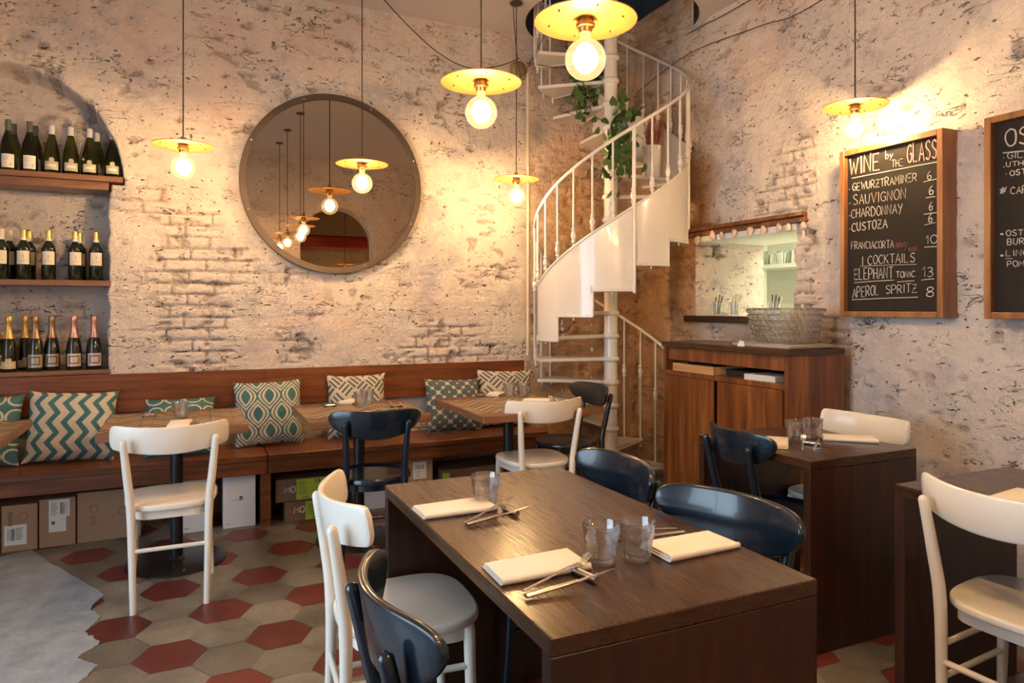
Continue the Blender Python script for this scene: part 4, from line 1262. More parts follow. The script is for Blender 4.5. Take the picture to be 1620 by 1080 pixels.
def cushion(label, pat, dark, cx, w_, h_, lean, rz, roll=0.0, y=4.73, z=0.45):
    n = 150
    U, V = np.meshgrid(np.linspace(0, 1, n + 1), np.linspace(0, 1, n + 1))
    u = U * 2 - 1; v = V * 2 - 1
    pinch = 0.075
    X = u * (1 - pinch * (1 - v ** 4) * np.abs(u) ** 3) * w_ / 2
    Z = v * (1 - pinch * (1 - u ** 4) * np.abs(v) ** 3) * h_ / 2
    T = 0.075 * ((1 - np.abs(u) ** 2.6) * (1 - np.abs(v) ** 2.6)) ** 0.55
    T = T + 0.006 * (fbm(U * 5 + cx, V * 5, 8, 3) - 0.5) * (1 - np.abs(u) ** 4) * (1 - np.abs(v) ** 4) * 3
    m = pat(U, V)
    col = np.where(m[..., None], dark, CRM)
    vs_ = np.concatenate([np.stack([X, -T, Z], -1).reshape(-1, 3), np.stack([X, T, Z], -1).reshape(-1, 3)])
    idx = np.arange((n + 1) ** 2).reshape(n + 1, n + 1)
    F1 = np.stack([idx[:-1, :-1], idx[:-1, 1:], idx[1:, 1:], idx[1:, :-1]], -1).reshape(-1, 4)
    F2 = F1[:, ::-1] + (n + 1) ** 2
    vs_ = vs_ + np.array([0, 0, h_ / 2])
    me = bpy.data.meshes.new('cushion')
    me.from_pydata(vs_.tolist(), [], np.concatenate([F1, F2]).tolist())
    at = me.color_attributes.new('pattern', 'FLOAT_COLOR', 'POINT')
    C = np.concatenate([col.reshape(-1, 3)] * 2); C = np.concatenate([C, np.ones((len(C), 1))], 1)
    at.data.foreach_set('color', C.astype(np.float32).ravel())
    me.materials.append(M['fabric'])
    me.polygons.foreach_set('use_smooth', [True] * len(me.polygons))
    o = bpy.data.objects.new('cushion', me); COL.objects.link(o)
    o.location = (cx, y, z + 0.002); o.rotation_euler = (-lean, roll, rz)
    return tag(o, label, 'cushion', 'patterned cushions on the bench')
cushion('teal cushion with cream rings cut by the left edge of the frame', pat_rings, TEAL, -1.10, 0.42, 0.41, 0.22, 0.0, 0.03, 4.70)
cushion('cream cushion with teal vertical zigzags', pat_zigzag, TEAL, -0.655, 0.46, 0.415, 0.22, 0.0, 0.05, 4.69)
cushion('teal ring patterned cushion half hidden behind the table left of the mirror lamp', pat_rings, TEAL, -0.075, 0.40, 0.40, 0.62, 0.0, 0.0, 4.60)
cushion('teal and cream cushion with big teardrop ogee pattern', pat_ogee, TEAL, 0.445, 0.43, 0.425, 0.20, 0.0, -0.02, 4.72)
cushion('cushion with a woven key pattern behind the middle tiled table', pat_key, SLATE, 1.02, 0.41, 0.44, 0.16, 0.0, 0.0, 4.76)
cushion('slate blue cushion with cream quatrefoil trellis', pat_trellis, SLATE * 1.1, 1.70, 0.44, 0.39, 0.24, 0.10, 0.04, 4.69)
cushion('cushion with a woven key pattern at the staircase end of the bench', pat_key, SLATE, 2.13, 0.45, 0.43, 0.18, -0.05, 0.03, 4.76)

# ================================================================ table settings
def make_tumbler(label, loc):
    prof = [(0.0, 0.0), (0.030, 0.0), (0.033, 0.003), (0.0355, 0.030), (0.0385, 0.052), (0.0415, 0.055), (0.0435, 0.088), (0.0432, 0.0895), (0.0420, 0.088), (0.0395, 0.056), (0.0360, 0.050), (0.0325, 0.030), (0.029, 0.014), (0.0, 0.011)]
    def fr(a, z):
        return 1.0
    mb = MB()
    def f2(a, z):
        return 1 + 0.030 * (abs(math.cos(5 * a)) - 0.6) if 0.002 < z < 0.053 else 1.0
    mb.lathe(prof[:9], 80, fr=f2)
    k0 = len(mb.v) - 80
    mb2 = MB(); mb2.lathe(prof[8:], 80)
    mb.f = mb.f[:-1] if len(mb.f[-1]) > 4 else mb.f
    mb.m = mb.m[:len(mb.f)]
    mb2.f = [f for f in mb2.f if len(f) == 4]
    mb.add(mb2.v, mb2.f)
    # weld the lip
    bm = bmesh.new(); me = bpy.data.meshes.new('t'); me.from_pydata(mb.v, [], mb.f); bm.from_mesh(me)
    bmesh.ops.remove_doubles(bm, verts=bm.verts[:], dist=1e-5)
    m2 = MB(); m2.bm(bm)
    o = m2.build('tumbler', M['glass'], None, 50); o.location = loc
    return tag(o, label, 'glass', 'faceted water tumblers')
tz = 0.7508
gl = [(768, 797, 0.7508, 'tumbler at the far left place of the big table, beside a folded napkin'),
      (951, 888, 0.7508, 'left tumbler of the touching pair in the middle of the big table'),
      (1003, 883, 0.7508, 'right tumbler of the touching pair in the middle of the big table'),
      (1258, 696, 0.7508, 'left tumbler of the pair on the small square table'),
      (1286, 693, 0.7508, 'right tumbler of the pair on the small square table'),
      (285, 661, 0.7508, 'tumbler on the inlaid table below the left wall lamp'),
      (571, 643, 0.7508, 'front tumbler on the middle inlaid table behind the navy chair'),
      (581, 638, 0.7508, 'rear tumbler on the middle inlaid table behind the navy chair'),
      (806, 627, 0.7508, 'left tumbler on the inlaid table by the staircase'),
      (822, 627, 0.7508, 'right tumbler on the inlaid table by the staircase')]
tb0 = None
tpos = []
for x, y, z, lab in gl:
    p = at_z(x, y, z)
    for q in tpos:
        d = Vector((p.x - q.x, p.y - q.y, 0))
        if d.length < 0.089: p = Vector((q.x, q.y, p.z)) + d.normalized() * 0.0895
    tpos.append(p)
    if tb0 is None: tb0 = make_tumbler(lab, p)
    else:
        o = tb0.copy(); COL.objects.link(o); o.location = p; o.rotation_euler = (0, 0, random.random() * 3); o['label'] = lab
def napkin(label, c, ang, w_=0.225, d_=0.115, z=0.7508):
    mb = MB()
    for k in range(3):
        s = 0.002 * k
        mb.box(-w_ / 2 + s, w_ / 2 - s * 2, -d_ / 2 + s * 1.5, d_ / 2 - s, 0.0048 * k, 0.0048 * k + 0.0046, 0.0018, seg=2)
    # rounded fold along one long side
    mb.tube([(-w_ / 2 + 0.003, -d_ / 2 + 0.004, 0.0072), (w_ / 2 - 0.004, -d_ / 2 + 0.004, 0.0072)], 0.0070, 12)
    vv = []
    for p in mb.v:
        x, y, zz = p
        zz = zz * (1 + 0.25 * math.sin(x * 17 + c.x * 9) * 0.6) + 0.0015 * max(0, math.sin(x * 30 + y * 20)) * (zz / 0.015)
        vv.append((x + 0.03 * y * 0.3, y + 0.004 * math.sin(x * 14 + c.y * 5), max(zz, 0.0)))
    mb.v = vv
    o = mb.build('napkin', M['napkin'], None, 60); o.location = (c.x, c.y, z); o.rotation_euler = (0, 0, ang)
    return tag(o, label, 'napkin', 'folded white napkins')
V2 = lambda x, y: Vector((x, y, 0))
napkin('folded white napkin at the far left place of the big table', V2(0.692, 1.915), 0.02)
napkin('folded white napkin at the near left place of the big table', V2(0.705, 1.405), -0.03)
napkin('folded white napkin on the right side of the big table, by the nearer navy chair', V2(1.110, 1.372), 0.02)
napkin('folded white napkin on the small square table beside the cutlery', V2(2.290, 2.275), 0.75)
napkin('folded white napkin on the small square table, before the cream chair', V2(2.665, 2.20), -0.75)
p = at_z(1592, 786, 0.76); napkin('folded white napkin on the nearest square table, cut by the right edge', V2(p.x + 0.04, p.y - 0.02), 0.1)
p = at_z(283, 670, 0.76); napkin('folded white napkin before the tumbler on the inlaid table below the left wall lamp', V2(p.x, p.y), 1.45, 0.20, 0.10)
p = at_z(556, 634, 0.76); napkin('folded white napkin beside the tumblers on the middle inlaid table', V2(p.x, p.y), 0.9, 0.18, 0.10)
p = at_z(783, 622, 0.76); napkin('folded white napkin on the far side of the inlaid table by the staircase', V2(p.x, p.y), 0.9, 0.18, 0.10)
p = at_z(850, 632, 0.76); napkin('folded white napkin on the near side of the inlaid table by the staircase', V2(p.x, p.y), -0.6, 0.18, 0.10)

def make_fork():
    mb = MB()
    P = smooth_path([(0, 0, 0.004), (0.08, 0, 0.013), (0.128, 0, 0.0215), (0.145, 0, 0.0200), (0.157, 0, 0.0185)], 4)
    mb.tube(P, lerp_list([0.0042, 0.0038, 0.0026, 0.0045, 0.0100], 4), 8, flat=0.45)
    for k in range(4):
        y = (k - 1.5) * 0.0056
        mb.tube(smooth_path([(0.153, y * 0.8, 0.0185), (0.172, y, 0.0205), (0.190, y, 0.029), (0.202, y * 0.95, 0.036)], 4), lerp_list([0.0020, 0.0017, 0.0015, 0.0009], 4), 6, flat=0.7)
    return mb.build('fork', M['silver'], None, 60)
def make_knife():
    mb = MB()
    mb.tube([(0, 0, 0.0058), (0.06, 0, 0.0105), (0.122, 0, 0.0155)], [0.0062, 0.0060, 0.0050], 10, flat=0.75)
    K = 14; vs_ = []; fs = []
    for k in range(K + 1):
        t = k / K; x = 0.12 + 0.098 * t; w_ = 0.0075 * (1 - t ** 3) + 0.0006; zc = 0.0155 + 0.010 * t
        vs_ += [(x, -w_ + 0.004 * t, zc), (x, 0.002 * t, zc + 0.0011), (x, w_ * 0.5 + 0.003 * t, zc), (x, 0.002 * t, zc - 0.0011)]
    for k in range(K):
        for q in range(4): fs.append((4 * k + q, 4 * k + (q + 1) % 4, 4 * k + 4 + (q + 1) % 4, 4 * k + 4 + q))
    fs.append((0, 1, 2, 3)); fs.append((4 * K + 3, 4 * K + 2, 4 * K + 1, 4 * K))
    mb.add(vs_, fs); return mb.build('knife', M['silver'], None, 50)
def make_rest():
    mb = MB(); mb.tube([(0, -0.036, 0.0085), (0, 0.036, 0.0085)], 0.0085, 12, flat=1.0); return mb.build('cutlery_rest', M['silver'], None, 50)
proto = {}
def put(kind, label, loc, ang, lift=0.0):
    mk = {'fork': make_fork, 'knife': make_knife, 'cutlery_rest': make_rest}[kind]
    if kind not in proto: o = proto[kind] = mk()
    else: o = proto[kind].copy(); COL.objects.link(o)
    o.location = (loc[0], loc[1], 0.7508 + lift); o.rotation_euler = (0, 0, ang)
    return tag(o, label, {'fork': 'fork', 'knife': 'knife', 'cutlery_rest': 'cutlery rest'}[kind], {'fork': 'steel forks', 'knife': 'steel knives', 'cutlery_rest': 'cutlery rests'}[kind])
def setting(where, fp, fa, kp, ka, rp, ra, lift=0.0):
    put('cutlery_rest', 'small steel cutlery rest ' + where, rp, ra)
    put('fork', 'steel fork ' + where, fp, fa, lift)
    put('knife', 'steel knife ' + where, kp, ka, lift)
setting('at the far left place of the big table', (0.668, 1.778), 0.44, (0.668, 1.755), 0.14, (0.825, 1.815), 0.15)
setting('at the near left place of the big table', (0.620, 1.300), 0.28, (0.612, 1.268), 0.04, (0.775, 1.310), 0.22)
setting('on the big table behind the pair of tumblers', (1.165, 1.500), PI - 0.02, (1.160, 1.462), PI + 0.10, (1.000, 1.478), 0.1)
setting('on the small square table before the tumblers', (2.275, 2.105), 0.72, (2.300, 2.075), 0.60, (2.415, 2.185), 0.4)
for where, (rx, ry), an in (('on the inlaid table below the left wall lamp', (318, 668), 1.6), ('on the middle inlaid table', (622, 642), 1.6), ('on the inlaid table by the staircase', (875, 634), 1.5)):
    p = at_z(rx, ry, 0.76)
    setting(where + ', chair side', (p.x, p.y - 0.13), an, (p.x + 0.045, p.y - 0.13), an - 0.1, (p.x + 0.02, p.y + 0.01), PI / 2)
for where, (rx, ry), an in (('on the inlaid table below the left wall lamp', (243, 655), -1.5), ('on the middle inlaid table', (527, 640), -1.5), ('on the inlaid table by the staircase', (762, 624), -1.5)):
    p = at_z(rx, ry, 0.76)
    setting(where + ', bench side', (p.x, p.y + 0.12), an, (p.x - 0.045, p.y + 0.12), an - 0.08, (p.x - 0.02, p.y - 0.02), PI / 2)

# ================================================================ stroke lettering
FONT = {
 'A': '0,0 2,6 4,0|1,2.2 3.1,2.2', 'B': '0,0 0,6 2.6,5.8 3.2,4.6 2.4,3.2 0,3.1|2.4,3.1 3.6,1.7 2.8,0.1 0,0', 'C': '3.6,5 2.4,6 0.8,5.2 0,3 0.7,0.8 2.2,0 3.7,0.8',
 'D': '0,0 0,6 2,5.6 3.7,3.6 3.4,1.4 1.8,0.1 0,0', 'E': '3.4,6 0,6 0,0 3.5,0|0,3.1 2.6,3.1', 'F': '3.4,6 0,6 0,0|0,3.1 2.6,3.1', 'G': '3.6,5.1 2.3,6 0.8,5.2 0,3 0.7,0.8 2.2,0 3.6,0.9 3.6,2.8 2.2,2.8',
 'H': '0,0 0,6|3.6,0 3.6,6|0,3 3.6,3.1', 'I': '0.6,0 0.6,6', 'K': '0,0 0,6|3.4,6 0,2.8|0.8,3.5 3.6,0', 'L': '0,6 0,0 3.2,0.1', 'M': '0,0 0.5,6 2.2,2.4 4,6 4.5,0', 'N': '0,0 0.2,6 3.4,0 3.6,6',
 'O': '2,6 0.5,5 0,3 0.6,0.9 2,0 3.5,0.9 4,3 3.5,5.1 2,6', 'P': '0,0 0,6 2.6,5.8 3.4,4.6 2.6,3.1 0,2.8', 'R': '0,0 0,6 2.6,5.8 3.3,4.6 2.5,3.2 0,3|1.3,3 3.6,0', 'S': '3.4,5.2 2.2,6 0.6,5.3 0.5,4.1 1.8,3.2 3.2,2.3 3.4,1 2,0 0.2,0.7',
 'T': '0,6 4,6|2,6 2,0', 'U': '0,6 0.2,1.4 1.6,0 3,0.9 3.5,6', 'V': '0,6 1.9,0 3.9,6', 'W': '0,6 1.1,0 2.3,4.4 3.5,0 4.9,6', 'Y': '0,6 1.8,3.2|3.7,6 1.2,-0.6', 'Z': '0.2,6 3.6,6 0,0 3.8,0|1,3 3,3',
 '0': '2,6 0.5,5 0,3 0.6,0.9 2,0 3.5,0.9 4,3 3.5,5.1 2,6', '1': '0.4,4.3 1.8,6 1.7,0', '3': '0.3,5.6 2.2,6 3.2,5 2.9,3.8 1.4,3.2 3.2,2.6 3.6,1.2 2.2,0 0.2,0.5', '5': '3.4,6 0.6,6 0.4,3.5 2.4,3.7 3.5,2.2 2.8,0.4 0.3,0.2',
 '6': '2.6,6 0.8,4 0.2,1.8 1.2,0.1 2.8,0.3 3.2,1.8 2.2,3 0.5,2.2', '8': '2,6 0.7,5.2 0.8,3.9 2,3.2 3.3,2.2 3.2,0.7 1.9,0 0.5,0.8 0.6,2.2 2,3.2 3.2,4.1 3.1,5.3 2,6',
 'b': '0.3,6 0.3,0 2.2,0.1 2.8,1.5 2,2.8 0.3,2.4', 'y': '0,3 1.4,0.4|2.9,3.2 0.2,-2.2', '.': '0.8,1.6 1.1,1.9', '-': '0.4,3 2.4,3', '/': '0,-0.8 2.6,6.4', "'": '0.6,6 0.5,5', '&': '0,4.4 1.4,3.2 1.2,5.6 3.0,3.4 1.2,1.0 0.4,2.2 2.6,3|3.4,6 2.6,3.6',
 'o': '1.2,3.4 0.4,2.6 1.2,1.6 2,2.5 1.2,3.4',
}
WID = {'I': 1.3, 'W': 5, 'M': 4.7, '1': 2.3, '.': 1.2, ' ': 2.2, '-': 2.8, 'b': 3, 'y': 3, "'": 1, 'o': 2.2, '/': 2.6}
def strokes(mb, text, p0, p1, up, h, r, nrm, seed=0, wob=0.10):
    """write text from p0 to p1 (3-D points on one plane); up = unit vector, h = cap height"""
    rnd = random.Random(seed)
    tot = sum(WID.get(c, 4.0) + 1.0 for c in text) - 1.0
    d = p1 - p0; x = 0.0
    for c in text:
        if c != ' ':
            sc_ = rnd.uniform(0.94, 1.06); dy = rnd.uniform(-0.15, 0.15)
            for st_ in FONT[c].split('|'):
                P = []
                for q in st_.split():
                    a, b_ = q.split(',')
                    a = float(a) + rnd.uniform(-wob, wob); b_ = float(b_) * sc_ + dy + rnd.uniform(-wob, wob)
                    P.append(p0 + d * ((x + a) / tot) + up * (b_ / 6 * h) + nrm * 0.0012)
                if len(P) > 2: P = smooth_path(P, 3) if c in 'BCDGOPRSU0368byo&' else P
                mb.tube(P, r, 5, flat=1.0)
        x += WID.get(c, 4.0) + 1.0
UPZ = Vector((0, 0, 1))
# ================================================================ chalkboards
def chalkboard(label, ya, yb, z0, z1, xf, face):
    b = empty('chalkboard', label, 'chalkboard', (WX - 0.035, (ya + yb) / 2, (z0 + z1) / 2), group='framed chalkboards')
    ox, oy, oz = b.location
    F_ = 0.030; x1 = WX - 0.025
    def bx(*a, name, mat):
        mb = MB(); mb.box(a[0] - ox, a[1] - ox, a[2] - oy, a[3] - oy, a[4] - oz, a[5] - oz, 0.002); mb.build(name, mat, b, 30)
    bx(xf, x1, ya - F_, ya, z0, z1, name='frame_side', mat=M['wood_frame'])
    bx(xf, x1, yb, yb + F_, z0, z1, name='frame_side', mat=M['wood_frame'])
    bx(xf, x1, yb + F_ + .0003, ya - F_ - .0003, z1 - F_, z1, name='frame_rail', mat=M['wood_frame'])
    bx(xf, x1, yb + F_ + .0003, ya - F_ - .0003, z0, z0 + F_, name='frame_rail', mat=M['wood_frame'])
    bx(face, face + 0.01, yb + F_ + .0005, ya - F_ - .0005, z0 + F_ + .0005, z1 - F_ - .0005, name='slate', mat=M['board'])
    return b
XF, XB = 3.300, 3.328
c1 = chalkboard('chalkboard headed WINE by THE GLASS with prices, in a deep wooden frame', 2.790, 2.197 - 0.0, 1.292, 2.215, XF, XB)
c2 = chalkboard('second framed chalkboard, cut by the right edge of the frame', 2.004, 1.40, 1.290, 2.210, XF, XB)
NR = Vector((-1, 0, 0))
def write(parent, mat, name, items, xb):
    loc = parent.location
    for k, (txt, x0, y0, x1, y1, hp, r) in enumerate(items):
        mb = MB()
        a, b_ = at_X(x0, y0, xb), at_X(x1, y1, xb)
        dpt = a.x * SY + a.y * CY
        if txt == '_': mb.tube([a + NR * .0012, (a + b_) / 2 + NR * .0012 + UPZ * 0.001, b_ + NR * .0012], r, 5)
        else: strokes(mb, txt, a, b_, UPZ, hp / 1100 * dpt, r, NR, seed=k + int(x0))
        mb.v = [(p[0] - loc.x, p[1] - loc.y, p[2] - loc.z) for p in mb.v]
        mb.build('underline' if txt == '_' else name, mat, parent, 60)
write(c1, M['chalkpink'], 'title_lettering', [('WINE', 1345, 277, 1393, 268, 26, 0.0042), ('GLASS', 1436, 258, 1483, 250, 29, 0.0042), ('THE', 1411, 264, 1430, 262, 11, 0.0022)], XB)
write(c1, M['chalk'], 'chalk_lettering', [('by', 1401, 251, 1413, 249, 13, 0.0022), ('_', 1348, 282, 1484, 256, 0, 0.0028),
    ('.', 1342, 303, 1345, 303, 12, 0.003), ('GEWURZTRAMINER', 1349, 302, 1451, 286, 12, 0.0022), ('6', 1467, 284, 1475, 283, 14, 0.0022), ('_', 1461, 288, 1483, 283, 0, 0.002),
    ('.', 1342, 325, 1345, 325, 12, 0.003), ('SAUVIGNON', 1350, 324, 1434, 314, 15, 0.0017), ('6', 1470, 308, 1478, 307, 14, 0.0028), ('_', 1465, 313, 1480, 311, 0, 0.002),
    ('.', 1342, 345, 1345, 345, 12, 0.003), ('CHARDONNAY', 1347, 345, 1428, 337, 14, 0.0018), ('6', 1470, 333, 1477, 332, 14, 0.002), ('_', 1462, 339, 1485, 336, 0, 0.002),
    ('.', 1342, 366, 1345, 366, 12, 0.003), ('CUSTOZA', 1348, 366, 1404, 360, 13, 0.0024), ('6', 1469, 352, 1476, 351, 13, 0.0024), ('_', 1463, 356, 1481, 352, 0, 0.002),
    ('FRANCIACORTA', 1347, 394, 1414, 392, 11, 0.0017), ('10', 1464, 386, 1483, 384, 13, 0.002), ('_', 1463, 391, 1485, 390, 0, 0.002),
    ('I COCKTAILS', 1364, 419, 1448, 414, 14, 0.0020), ('_', 1362, 421, 1450, 418, 0, 0.0016),
    ('ELEPHANT', 1352, 442, 1413, 440, 17, 0.0022), ('TONIC', 1418, 439, 1448, 438, 9, 0.0020), ('_', 1352, 447, 1414, 443, 0, 0.002), ('_', 1420, 446, 1447, 444, 0, 0.002), ('13', 1459, 438, 1477, 437, 15, 0.002), ('_', 1458, 443, 1478, 441, 0, 0.002),
    ('APEROL', 1349, 471, 1391, 466, 15, 0.0019), ('SPRITZ', 1402, 465, 1451, 462, 13, 0.002), ('_', 1348, 474, 1452, 470, 0, 0.002), ('8', 1465, 470, 1479, 469, 16, 0.0022)], XB)
write(c1, M['chalkred'], 'red_lettering', [('BRUT', 1418, 392, 1434, 390, 7, 0.0014), ('/', 1431, 395, 1437, 394, 9, 0.0012), ('ROSE', 1438, 398, 1452, 396, 6, 0.0012)], XB)
write(c2, M['chalk'], 'chalk_lettering', [('OS', 1591, 232, 1630, 226, 27, 0.0036), ('_', 1587, 242, 1632, 238, 0, 0.0028),
    ('.', 1586, 252, 1589, 252, 9, 0.0032), ('GILD', 1594, 251, 1632, 247, 9, 0.0019), ('.', 1586, 266, 1589, 266, 8, 0.0032), ('UTHA', 1592, 264, 1630, 260, 7.5, 0.0019),
    ('.', 1590, 277, 1593, 277, 8, 0.0036), ('OST', 1598, 278, 1624, 275, 8, 0.0022), ('&', 1582, 308, 1594, 307, 12, 0.0024), ('CAP', 1599, 307, 1626, 305, 11, 0.0021),
    ('o', 1582, 373, 1588, 373, 7, 0.0024), ('OST', 1592, 373, 1619, 372, 9, 0.0018), ('BUR', 1594, 387, 1621, 386, 9, 0.0018), ('o', 1582, 407, 1588, 407, 7, 0.0024), ('LING', 1592, 405, 1628, 404, 9, 0.0018), ('_', 1591, 409, 1602, 409, 0, 0.0015), ('POM', 1594, 422, 1621, 421, 9, 0.0018)], XB)

# ================================================================ boxes under the bench
def carton(name, label, x0, x1, yf, dep, z0, h, mat, group=None):
    b = empty(name, label, 'box', ((x0 + x1) / 2, yf + dep / 2, z0), 0, group)
    hw = (x1 - x0) / 2
    mb = MB(); mb.box(-hw, hw, -dep / 2, dep / 2, 0, h, 0.0015); mb.build('carton', mat, b, 0)
    b['hw'] = hw; b['dep'] = dep
    return b
def sticker(b, name, mat, u0, u1, v0, v1, k=1):
    """flat print on the front: u from the left edge, v from the bottom, metres"""
    mb = MB(); yf = -b['dep'] / 2
    mb.box(-b['hw'] + u0, -b['hw'] + u1, yf - 0.0006 * k, yf + 0.0005, v0, v1)
    return mb.build(name, mat, b, 0)
def barcode(b, u0, u1, v0, v1, vertical=True, seed=1, k=2):
    rnd = random.Random(seed); mb = MB(); yf = -b['dep'] / 2 - 0.0006 * (k - 1)
    n = 14
    for q in range(n):
        if rnd.random() < 0.3: continue
        a = u0 + (u1 - u0) * q / n; w_ = (u1 - u0) / n * rnd.uniform(.3, .8)
        mb.box(-b['hw'] + a, -b['hw'] + a + w_, yf - 0.0005, yf + 0.0002, v0, v1)
    mb.build('barcode', M['ink'], b, 0)
def ring(b, u, v, r, mat, th=0.004):
    mb = MB(); yf = -b['dep'] / 2
    P = [(-b['hw'] + u + r * math.cos(2 * PI * k / 24), yf - 0.0004, v + r * math.sin(2 * PI * k / 24)) for k in range(25)]
    mb.tube(P, th / 2, 4, flat=0.4); mb.build('round_mark', mat, b, 0)
def lines(b, u0, u1, v0, v1, n, mat, name='small_print'):
    rnd = random.Random(int(u0 * 1000)); mb = MB(); yf = -b['dep'] / 2
    for q in range(n):
        v = v0 + (v1 - v0) * (q + .5) / n
        mb.box(-b['hw'] + u0, -b['hw'] + u0 + (u1 - u0) * rnd.uniform(.6, 1), yf - 0.0013, yf + 0.0004, v - 0.0012, v + 0.0012)
    mb.build(name, mat, b, 0)
gc = 'cardboard boxes under the bench'
b = carton('cardboard_box', 'brown box at the left edge of the frame under the bench, mostly cut off', -1.15, -0.965, 4.62, 0.27, 0, 0.24, M['card'], gc)
b = carton('cardboard_box', 'brown box with a round stamp and a tilted white shipping label low down', -0.958, -0.793, 4.62, 0.27, 0, 0.255, M['card'], gc)
ring(b, 0.10, 0.19, 0.021, M['ink'], 0.003); lines(b, 0.03, 0.055, 0.14, 0.22, 9, M['ink'])
s_ = sticker(b, 'shipping_label', M['paper'], 0.012, 0.115, 0.035, 0.145); barcode(b, 0.025, 0.06, 0.06, 0.125, seed=3); lines(b, 0.065, 0.10, 0.06, 0.13, 9, M['ink'])
b = carton('cardboard_box', 'brown box with a tall white shipping label bearing a green square', -0.785, -0.612, 4.62, 0.27, 0, 0.27, M['card'], gc)
sticker(b, 'shipping_label', M['paper'], 0.045, 0.145, 0.165, 0.262); sticker(b, 'shipping_label', M['paper'], 0.045, 0.128, 0.082, 0.166); barcode(b, 0.10, 0.135, 0.18, 0.245, seed=5); lines(b, 0.055, 0.09, 0.175, 0.25, 8, M['ink']); sticker(b, 'green_square', M['green'], 0.058, 0.074, 0.125, 0.143, 3); ring(b, 0.115, 0.15, 0.006, M['ink'], 0.002)
b = carton('cardboard_box', 'wide brown box with red ring marks, behind the cream chair leg', -0.605, -0.285, 4.63, 0.26, 0, 0.285, M['card'], gc)
ring(b, 0.082, 0.185, 0.020, M['inkred'], 0.005); ring(b, 0.225, 0.160, 0.020, M['inkred'], 0.005); lines(b, 0.065, 0.105, 0.09, 0.15, 6, M['inkred'])
b = carton('cardboard_box', 'white box half hidden by the cream chair and the black table column', -0.075, 0.100, 4.57, 0.30, 0, 0.325, M['cardwhite'], gc)
lines(b, 0.02, 0.045, 0.02, 0.03, 1, M['ink'])
b = carton('cardboard_box', 'tall white box with a tiny black figure mark beside the bench support', 0.160, 0.345, 4.56, 0.30, 0, 0.355, M['cardwhite'], gc)
lines(b, 0.05, 0.145, 0.165, 0.170, 1, M['labelgrey']); lines(b, 0.025, 0.05, 0.020, 0.030, 1, M['ink']); sticker(b, 'figure_mark', M['ink'], 0.093, 0.099, 0.163, 0.185, 2); sticker(b, 'figure_mark', M['ink'], 0.103, 0.109, 0.163, 0.185, 2); sticker(b, 'figure_mark', M['ink'], 0.093, 0.109, 0.183, 0.190, 2)
lines(b, 0.03, 0.045, 0.315, 0.325, 2, M['ink']); lines(b, 0.155, 0.165, 0.325, 0.335, 2, M['ink'])
for k, (x0, z0, h, dy, lab) in enumerate([(0.515, 0.0, 0.125, 0.0, 'lower brown box lettered MO with a lime label under the bench'), (0.462, 0.1255, 0.140, 0.02, 'upper brown box lettered MO with a lime label, stacked on its twin')]):
    b = carton('cardboard_box', lab, x0, x0 + 0.36, 4.53 + dy, 0.28, z0, h, M['carddark'], 'brown boxes lettered MO')
    sticker(b, 'lime_label', M['lime'], 0.125, 0.30, 0.006, h - 0.006); barcode(b, 0.16, 0.20, 0.010, 0.025, seed=k + 8); lines(b, 0.135, 0.20, 0.035, h - 0.02, 9, M['ink'])
    mb = MB(); yf = -0.14
    strokes(mb, 'MO', Vector((-0.18 + 0.055, yf, 0.055)), Vector((-0.18 + 0.118, yf, 0.055)), UPZ, 0.038, 0.0032, Vector((0, -1, 0)), 3, 0.02); mb.build('lettering', M['paper'], b, 0)
    mb = MB(); strokes(mb, '53', Vector((-0.18 + 0.235, yf - 0.001, h - 0.035)), Vector((-0.18 + 0.268, yf - 0.001, h - 0.035)), UPZ, 0.022, 0.0022, Vector((0, -1, 0)), 3, 0.02); mb.build('number', M['ink'], b, 0)
b = carton('cardboard_box', 'white box behind the legs of the navy chair', 0.96, 1.20, 4.60, 0.26, 0, 0.30, M['cardwhite'], gc); lines(b, 0.05, 0.09, 0.1, 0.2, 6, M['labelgrey'])
b = carton('cardboard_box', 'brown box with a white barcode label beyond the corner of the big table', 1.30, 1.50, 4.60, 0.26, 0, 0.345, M['card'], gc)
sticker(b, 'shipping_label', M['paper'], 0.06, 0.155, 0.17, 0.285); barcode(b, 0.075, 0.135, 0.235, 0.265, seed=9); lines(b, 0.075, 0.12, 0.18, 0.225, 4, M['ink']); sticker(b, 'care_mark', M['ink'], 0.055, 0.085, 0.300, 0.330, 1); sticker(b, 'care_mark', M['ink'], 0.14, 0.155, 0.300, 0.330, 1)
b = carton('cardboard_box', 'long flat brown box on the floor beyond the far corner of the big table', 1.56, 2.10, 4.56, 0.30, 0, 0.22, M['carddark'], gc)
sticker(b, 'lime_label', M['lime'], 0.0, 0.05, 0.10, 0.20)

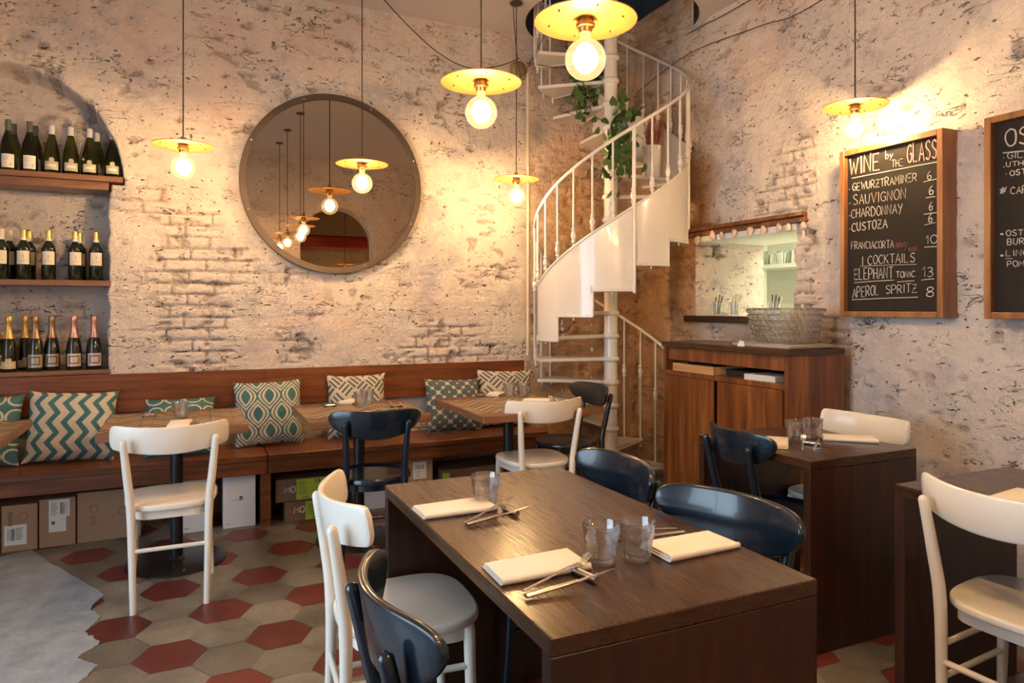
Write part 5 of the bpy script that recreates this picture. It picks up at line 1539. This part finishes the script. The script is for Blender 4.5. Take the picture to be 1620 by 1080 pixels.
# ================================================================ plants on the stair
def leaf_cluster(mb, pts, n, spread, size, rnd):
    for k in range(n):
        i = rnd.randrange(len(pts) - 1); t = rnd.random()
        c = Vector(pts[i]).lerp(Vector(pts[i + 1]), t) + Vector((rnd.gauss(0, spread), rnd.gauss(0, spread), rnd.gauss(0, spread)))
        s = size * rnd.uniform(0.7, 1.25)
        mtx = Matrix.Translation(c) @ Matrix.Rotation(rnd.uniform(0, 6.28), 4, 'Z') @ Matrix.Rotation(rnd.uniform(0.5, 1.9), 4, 'X') @ Matrix.Rotation(rnd.uniform(-.5, .5), 4, 'Y')
        out = [(0, 0), (0.30, -0.12), (0.48, 0.15), (0.44, 0.50), (0.22, 0.85), (0, 1.12)]
        vs_ = []; 
        for (x, y) in out: vs_.append((x * s, y * s, -0.25 * x * s * x + 0.12 * abs(x) * s))
        for (x, y) in out[1:-1]: vs_.append((-x * s, y * s, -0.25 * x * s * x + 0.12 * abs(x) * s))
        vs_.append((0, 0.5 * s, -0.03 * s))
        R_ = [0, 1, 2, 3, 4, 5]; L2 = [0, 6, 7, 8, 9, 5]
        fs = []
        for q in range(5): fs.append((10, R_[q], R_[q + 1])); fs.append((10, L2[q + 1], L2[q]))
        mb.add(vs_, fs, mtx)
def vine(label, pts, n, spread, size, seed):
    rnd = random.Random(seed)
    t = empty('trailing_plant', label, 'plant', pts[0])
    o_ = Vector(pts[0]); P = [Vector(p) - o_ for p in pts]
    mb = MB(); mb.tube(smooth_path(P, 6), 0.004, 6)
    for k in range(6):
        i = rnd.randrange(len(P)); q = P[i]
        mb.tube(smooth_path([q, q + Vector((rnd.gauss(0, .06), rnd.gauss(0, .04), rnd.uniform(-.05, .08))), q + Vector((rnd.gauss(0, .10), rnd.gauss(0, .06), rnd.uniform(-.12, .04)))], 4), 0.0022, 5)
    mb.build('stem', M['leaf'], t, 60)
    mb = MB(); leaf_cluster(mb, smooth_path(P, 4), n, spread, size, rnd); o = mb.build('foliage', M['leaf'], t, 60, fix=False)
vine('green trailing plant hanging along the stair pole above the white side panel', [at_Y(990, 178, 4.36), at_Y(985, 200, 4.30), at_Y(975, 225, 4.22), at_Y(985, 250, 4.16), at_Y(978, 282, 4.14)], 170, 0.055, 0.058, 4)
vine('green trailing plant hanging from the upper treads behind the largest lamp', [at_Y(950, 118, 4.62), at_Y(935, 130, 4.60), at_Y(922, 150, 4.58), at_Y(926, 176, 4.58)], 120, 0.050, 0.056, 9)
def heather(label, loc, r, h, fh, seed):
    t = empty('potted_heather', label, 'potted plant', loc, group='dried heather pots on the stair')
    mb = MB(); mb.lathe([(0, 0), (r * 0.75, 0), (r, h), (r * 1.04, h), (r * 1.04, h - 0.012), (r * 0.94, h - 0.004), (r * 0.9, h - 0.02), (0, h - 0.02)], 28); mb.build('pot', M['pot'], t, 40)
    rnd = random.Random(seed); mb = MB()
    for k in range(60):
        a = rnd.uniform(0, 6.28); q = r * 0.6 * rnd.random() ** .5
        b0 = Vector((q * math.cos(a), q * math.sin(a), h - 0.02)); e = Vector((b0.x * 1.7 + rnd.gauss(0, .015), b0.y * 1.7 + rnd.gauss(0, .015), h + fh * rnd.uniform(.5, 1)))
        mb.tube([b0, b0.lerp(e, .5) + Vector((0, 0, .01)), e], [0.002, 0.0045, 0.002], 5)
        for j in range(7):
            c = b0.lerp(e, rnd.uniform(.4, 1)); d = Vector((rnd.gauss(0, 1), rnd.gauss(0, 1), rnd.uniform(0, 1))).normalized() * rnd.uniform(.01, .02)
            mb.tube([c, c + d], [0.003, 0.001], 4)
    mb.build('dried_sprigs', M['dry'], t, 60)
heather('white pot of dried pink heather on a stair tread at the right', (3.235, 4.455, 2.3505), 0.075, 0.24, 0.22, 2)
heather('low pot of dried heather on the stair beside the pole', (3.02, 4.47, 2.3505), 0.060, 0.10, 0.17, 3)
